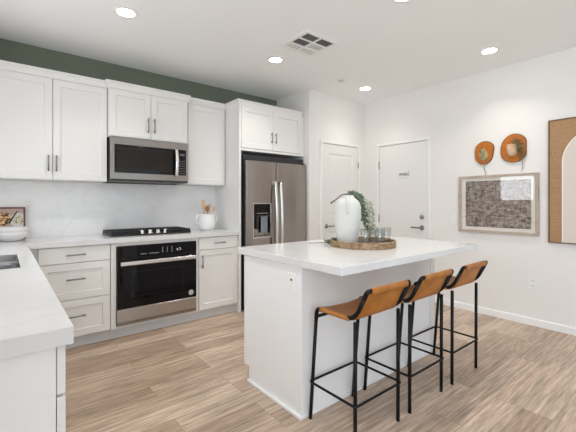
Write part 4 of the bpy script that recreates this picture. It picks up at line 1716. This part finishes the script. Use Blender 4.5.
# utensil crock with its tools
cx_, cy_ = 1.825, 3.735
t = thing('utensil_crock', (cx_, cy_, Z_CT1), 'white two-handled crock of wooden utensils on the worktop by the fridge panel', 'crock')
m = MB()
zz = Z_CT1 + 0.001
m.lathe([(0, zz), (0.068, zz), (0.078, zz + 0.010), (0.096, zz + 0.055), (0.100, zz + 0.095), (0.095, zz + 0.140), (0.088, zz + 0.178), (0.091, zz + 0.186), (0.087, zz + 0.188), (0.083, zz + 0.178), (0.088, zz + 0.13), (0.09, zz + 0.06), (0.06, zz + 0.014), (0, zz + 0.012)], cx_, cy_, 40)
m.build('body', M['ceramic_gloss'], t)
for s in (-1, 1):
    m = MB()
    m.tube(smooth_path([(cx_ + s * 0.088, cy_, zz + 0.170), (cx_ + s * 0.112, cy_, zz + 0.168), (cx_ + s * 0.124, cy_, zz + 0.14), (cx_ + s * 0.120, cy_, zz + 0.10), (cx_ + s * 0.098, cy_, zz + 0.075)]), 0.0085, 10)
    m.build('handle', M['ceramic_gloss'], t)


def utensil(name, label, x_top, z_top, x_bot, head, material, dy=0.0):
    t = thing(name, (x_bot, cy_, zz + 0.013), label, 'utensil', 'wooden utensils in the crock')
    top, bot = Vector((x_top, cy_ + dy, z_top)), Vector((x_bot, cy_ + dy * 0.3, zz + 0.019))
    ax = (top - bot).normalized()
    hl = head[1]
    neck = top - ax * hl
    MB().tube([bot, neck + ax * 0.01], 0.0065, 8).build('handle', material, t)
    m = MB()
    w, l, kind = head
    side = Vector((1, 0, 0))
    side = (side - ax * side.dot(ax)).normalized()
    nrm = ax.cross(side)
    outl = []
    for k in range(20):
        a = 2 * math.pi * k / 20
        if kind == 'spatula':
            cs, sn = math.cos(a), math.sin(a)
            uu = max(-1, min(1, cs * 1.35)) * w / 2
            vv = max(-1, min(1, sn * 1.2)) * l / 2
        else:
            uu, vv = math.cos(a) * w / 2, math.sin(a) * l / 2
        outl.append((uu, vv))
    c = top - ax * l / 2
    f = [m.bm.verts.new(c + side * u + ax * v + nrm * (0.004 if kind == 'spatula' else 0.006)) for u, v in outl]
    b = [m.bm.verts.new(c + side * u + ax * v - nrm * 0.004) for u, v in outl]
    m.bm.faces.new(f)
    m.bm.faces.new(b[::-1])
    for k in range(20):
        l2 = (k + 1) % 20
        m.bm.faces.new([f[k], b[k], b[l2], f[l2]])
    m.build('blade' if kind == 'spatula' else 'spoon_bowl', material, t)
    return t


utensil('wooden_spatula', 'tall pale wooden spatula standing at the left in the crock', 1.790, 1.275, 1.812, (0.040, 0.12, 'spatula'), M['wood_light'], 0.02)
utensil('wooden_spoon', 'dark brown wooden spoon in the middle of the crock', 1.825, 1.205, 1.822, (0.044, 0.075, 'spoon'), M['wood_mid'], -0.02)
utensil('wooden_spoon', 'slim pale wooden spoon right of the dark brown spoon in the crock', 1.880, 1.222, 1.845, (0.030, 0.06, 'spoon'), M['wood_light'], 0.035)
utensil('wooden_spoon', 'pale wooden spoon leaning farthest right in the crock', 1.912, 1.195, 1.855, (0.036, 0.055, 'spoon'), M['wood_light'], -0.035)


# ------------------------------------------------------------------ plates on the walls
def outlet_y(x, z, label):
    yy = YB - 0.020
    t = thing('wall_outlet', (x, yy, z), label, 'outlet', 'backsplash outlets')
    MB().box(x - 0.035, x + 0.035, yy - 0.006, yy - 0.0003, z - 0.058, z + 0.058, 0.002, 2).build('cover_plate', M['plate'], t)
    for dz in (-0.02, 0.02):
        f = MB().box(x - 0.016, x + 0.016, yy - 0.0075, yy - 0.006, z + dz - 0.014, z + dz + 0.014).build('socket', M['plate'], t)
        MB().box(x - 0.008, x - 0.006, yy - 0.008, yy - 0.0075, z + dz - 0.004, z + dz + 0.006).box(x + 0.006, x + 0.008, yy - 0.008, yy - 0.0075, z + dz - 0.004, z + dz + 0.006).build('slot', M['slot'], t, f)


outlet_y(0.187, 1.225, 'white outlet on the backsplash just above the white bowls')
outlet_y(1.805, 1.195, 'white outlet on the backsplash behind the utensil crock')

t = thing('wall_outlet', (XR, 1.202, 0.424), 'white duplex outlet low on the right wall beyond the stools', 'outlet')
MB().box(XR - 0.006, XR - 0.0003, 1.166, 1.237, 0.366, 0.482, 0.002, 2).build('cover_plate', M['plate'], t)
for dz in (-0.026, 0.026):
    f = MB().box(XR - 0.0075, XR - 0.006, 1.184, 1.219, 0.424 + dz - 0.016, 0.424 + dz + 0.016).build('socket', M['plate'], t)
    MB().box(XR - 0.0082, XR - 0.0075, 1.193, 1.197, 0.419 + dz, 0.431 + dz).box(XR - 0.0082, XR - 0.0075, 1.206, 1.210, 0.419 + dz, 0.431 + dz).build('slot', M['slot'], t, f)
t = thing('light_switch', (XR, 1.995, 1.04), 'white rocker switch plate between the smooth door and the framed weave', 'switch')
MB().box(XR - 0.006, XR - 0.0003, 1.958, 2.030, 0.982, 1.098, 0.002, 2).build('cover_plate', M['plate'], t)
MB().box(XR - 0.009, XR - 0.006, 1.977, 2.011, 1.006, 1.074, 0.002, 1).build('rocker', M['plate'], t)

# ------------------------------------------------------------------ wall art
# glazed frame with dark woven print
t = thing('framed_print', (XR, 1.54, 1.22), 'wide framed dark woven print under glass below the orange plaques', 'framed art')
ay0, ay1, az0, az1 = 1.146, 1.934, 0.904, 1.539
fw = 0.028
m = MB()
xf0 = XR - 0.028
m.box(xf0, XR - 0.001, ay0, ay1, az0, az0 + fw, 0.002, 1).box(xf0, XR - 0.001, ay0, ay1, az1 - fw, az1, 0.002, 1)
m.box(xf0, XR - 0.001, ay0, ay0 + fw, az0 + fw, az1 - fw, 0.002, 1).box(xf0, XR - 0.001, ay1 - fw, ay1, az0 + fw, az1 - fw, 0.002, 1)
m.build('frame', M['frame_wood'], t)
MB().box(XR - 0.012, XR - 0.002, ay0 + fw, ay1 - fw, az0 + fw, az1 - fw).build('mat_board', M['grout'], t)
MB().box(XR - 0.0135, XR - 0.012, 1.212, 1.860, 0.968, 1.478).build('print', M['weave'], t)
MB().box(XR - 0.020, XR - 0.017, ay0 + fw, ay1 - fw, az0 + fw, az1 - fw).build('glass', M['art_glass'], t)

# tall burlap canvas with a pale arch
t = thing('arch_canvas', (XR, 0.637, 1.44), 'tall brown burlap canvas with a cream arch at the right edge', 'framed art')
by0, by1, bz0, bz1 = 0.207, 1.064, 0.852, 2.036
fw = 0.010
m = MB()
xf0 = XR - 0.035
m.box(xf0, XR - 0.001, by0, by1, bz0, bz0 + fw).box(xf0, XR - 0.001, by0, by1, bz1 - fw, bz1)
m.box(xf0, XR - 0.001, by0, by0 + fw, bz0 + fw, bz1 - fw).box(xf0, XR - 0.001, by1 - fw, by1, bz0 + fw, bz1 - fw)
m.build('frame', M['frame_dark'], t)
MB().box(XR - 0.030, XR - 0.002, by0 + fw, by1 - fw, bz0 + fw, bz1 - fw).build('canvas', M['burlap'], t)


def arch_pts(r, zb, zs, yc):
    q = [(yc - r, zb)]
    for k in range(25):
        a = math.pi - math.pi * k / 24
        q.append((yc + r * math.cos(a), zs + r * math.sin(a)))
    q.append((yc + r, zb))
    return q


yc = (by0 + by1) / 2
MB().prism(arch_pts(0.322, bz0 + fw, 1.62, yc), 'x', XR - 0.033, XR - 0.0302).build('arch_outline', M['arch_line'], t)
MB().prism(arch_pts(0.312, bz0 + fw, 1.62, yc), 'x', XR - 0.0345, XR - 0.0331).build('arch', M['arch_cream'], t)


# orange plaques with planted pockets
def blob(cy, cz, pts):
    """closed smooth outline from polar radii"""
    n = 48
    k = len(pts)
    q = []
    for i in range(n):
        a = i / n * k
        i0 = int(a)
        s = a - i0
        p0, p1, p2, p3 = (pts[(i0 + d) % k] for d in (-1, 0, 1, 2))
        r = 0.5 * ((2 * p1) + (p2 - p0) * s + (2 * p0 - 5 * p1 + 4 * p2 - p3) * s * s + (3 * p1 - p0 - 3 * p2 + p3) * s ** 3)
        an = 2 * math.pi * i / n
        q.append((cy + r * math.cos(an), cz + r * math.sin(an)))
    return q


def plaque(label, cy, cz, radii):
    t = thing('wall_plaque', (XR, cy, cz), label, 'wall decoration', 'burnt orange wall plaques')
    MB().prism(blob(cy, cz, radii), 'x', XR - 0.018, XR - 0.002).build('backing', M['rust_edge'], t)
    MB().prism(blob(cy, cz, [r - 0.006 for r in radii]), 'x', XR - 0.022, XR - 0.0182).build('face', M['rust'], t)
    return t


# +y runs to the LEFT in the photo: angle 0 = photo left
t = plaque('smaller burnt orange wall plaque with a dried seed pod, left of the pair', 1.659, 1.786, [0.098, 0.118, 0.130, 0.126, 0.094, 0.105, 0.128, 0.114])
m = MB()
prof = [(0, 1.702), (0.026, 1.708), (0.044, 1.730), (0.049, 1.760), (0.040, 1.790), (0.024, 1.815), (0.010, 1.835), (0.0, 1.85)]
m.lathe(prof, XR - 0.030, 1.662, 20)
for v in m.bm.verts:
    v.co.x = XR - 0.024 + (v.co.x - XR + 0.030) * 0.55
m.build('seed_pod', M['pod'], t)
lf = MB()
for k in range(10):
    a = rnd.uniform(-0.5, 0.5)
    lf.leaf(Vector((XR - 0.050, 1.662 + rnd.uniform(-0.018, 0.014), 1.715 + rnd.uniform(0, 0.07))), Vector((-0.15, a * 0.7, 1)), Vector((-1, 0.3 * rnd.random(), 0)), rnd.uniform(0.03, 0.06), 0.013)
lf.build('foliage', M['leaf_dark'], t)
MB().tube(smooth_path([(XR - 0.028, 1.655, 1.72), (XR - 0.026, 1.652, 1.66), (XR - 0.014, 1.658, 1.61), (XR - 0.012, 1.643, 1.575), (XR - 0.030, 1.640, 1.545)]), 0.0042, 7, r_end=0.0025).build('stem', M['gap'], t)

t = plaque('larger burnt orange wall plaque with a pale pot and trailing leaves', 1.374, 1.806, [0.118, 0.130, 0.150, 0.148, 0.118, 0.146, 0.148, 0.140])
m = MB()
prof = [(0.0, 1.722), (0.030, 1.725), (0.046, 1.745), (0.052, 1.79), (0.052, 1.846), (0.048, 1.850), (0.044, 1.83), (0, 1.82)]
m.lathe(prof, XR - 0.04, 1.380, 24)
for v in m.bm.verts:
    v.co.x = XR - 0.026 + (v.co.x - XR + 0.04) * 0.6
m.build('pot', M['pot'], t)
lf = MB()
for p in ([(XR - 0.05, 1.370, 1.835), (XR - 0.06, 1.345, 1.875), (XR - 0.055, 1.315, 1.880), (XR - 0.045, 1.293, 1.83), (XR - 0.04, 1.285, 1.75), (XR - 0.035, 1.287, 1.69)],
          [(XR - 0.05, 1.365, 1.835), (XR - 0.055, 1.325, 1.855), (XR - 0.05, 1.310, 1.81), (XR - 0.045, 1.308, 1.745)]):
    sprig(lf, smooth_path(p), 75, 0.032, 0.012, 0.8, rnd)
for v in lf.bm.verts:
    v.co.x = min(v.co.x, XR - 0.0235)
lf.build('foliage', M['leaf_dark'], t)
MB().tube(smooth_path([(XR - 0.030, 1.284, 1.72), (XR - 0.026, 1.284, 1.66), (XR - 0.016, 1.285, 1.61), (XR - 0.012, 1.296, 1.57), (XR - 0.012, 1.300, 1.558)]), 0.0035, 7, r_end=0.002).build('stem', M['gap'], t)
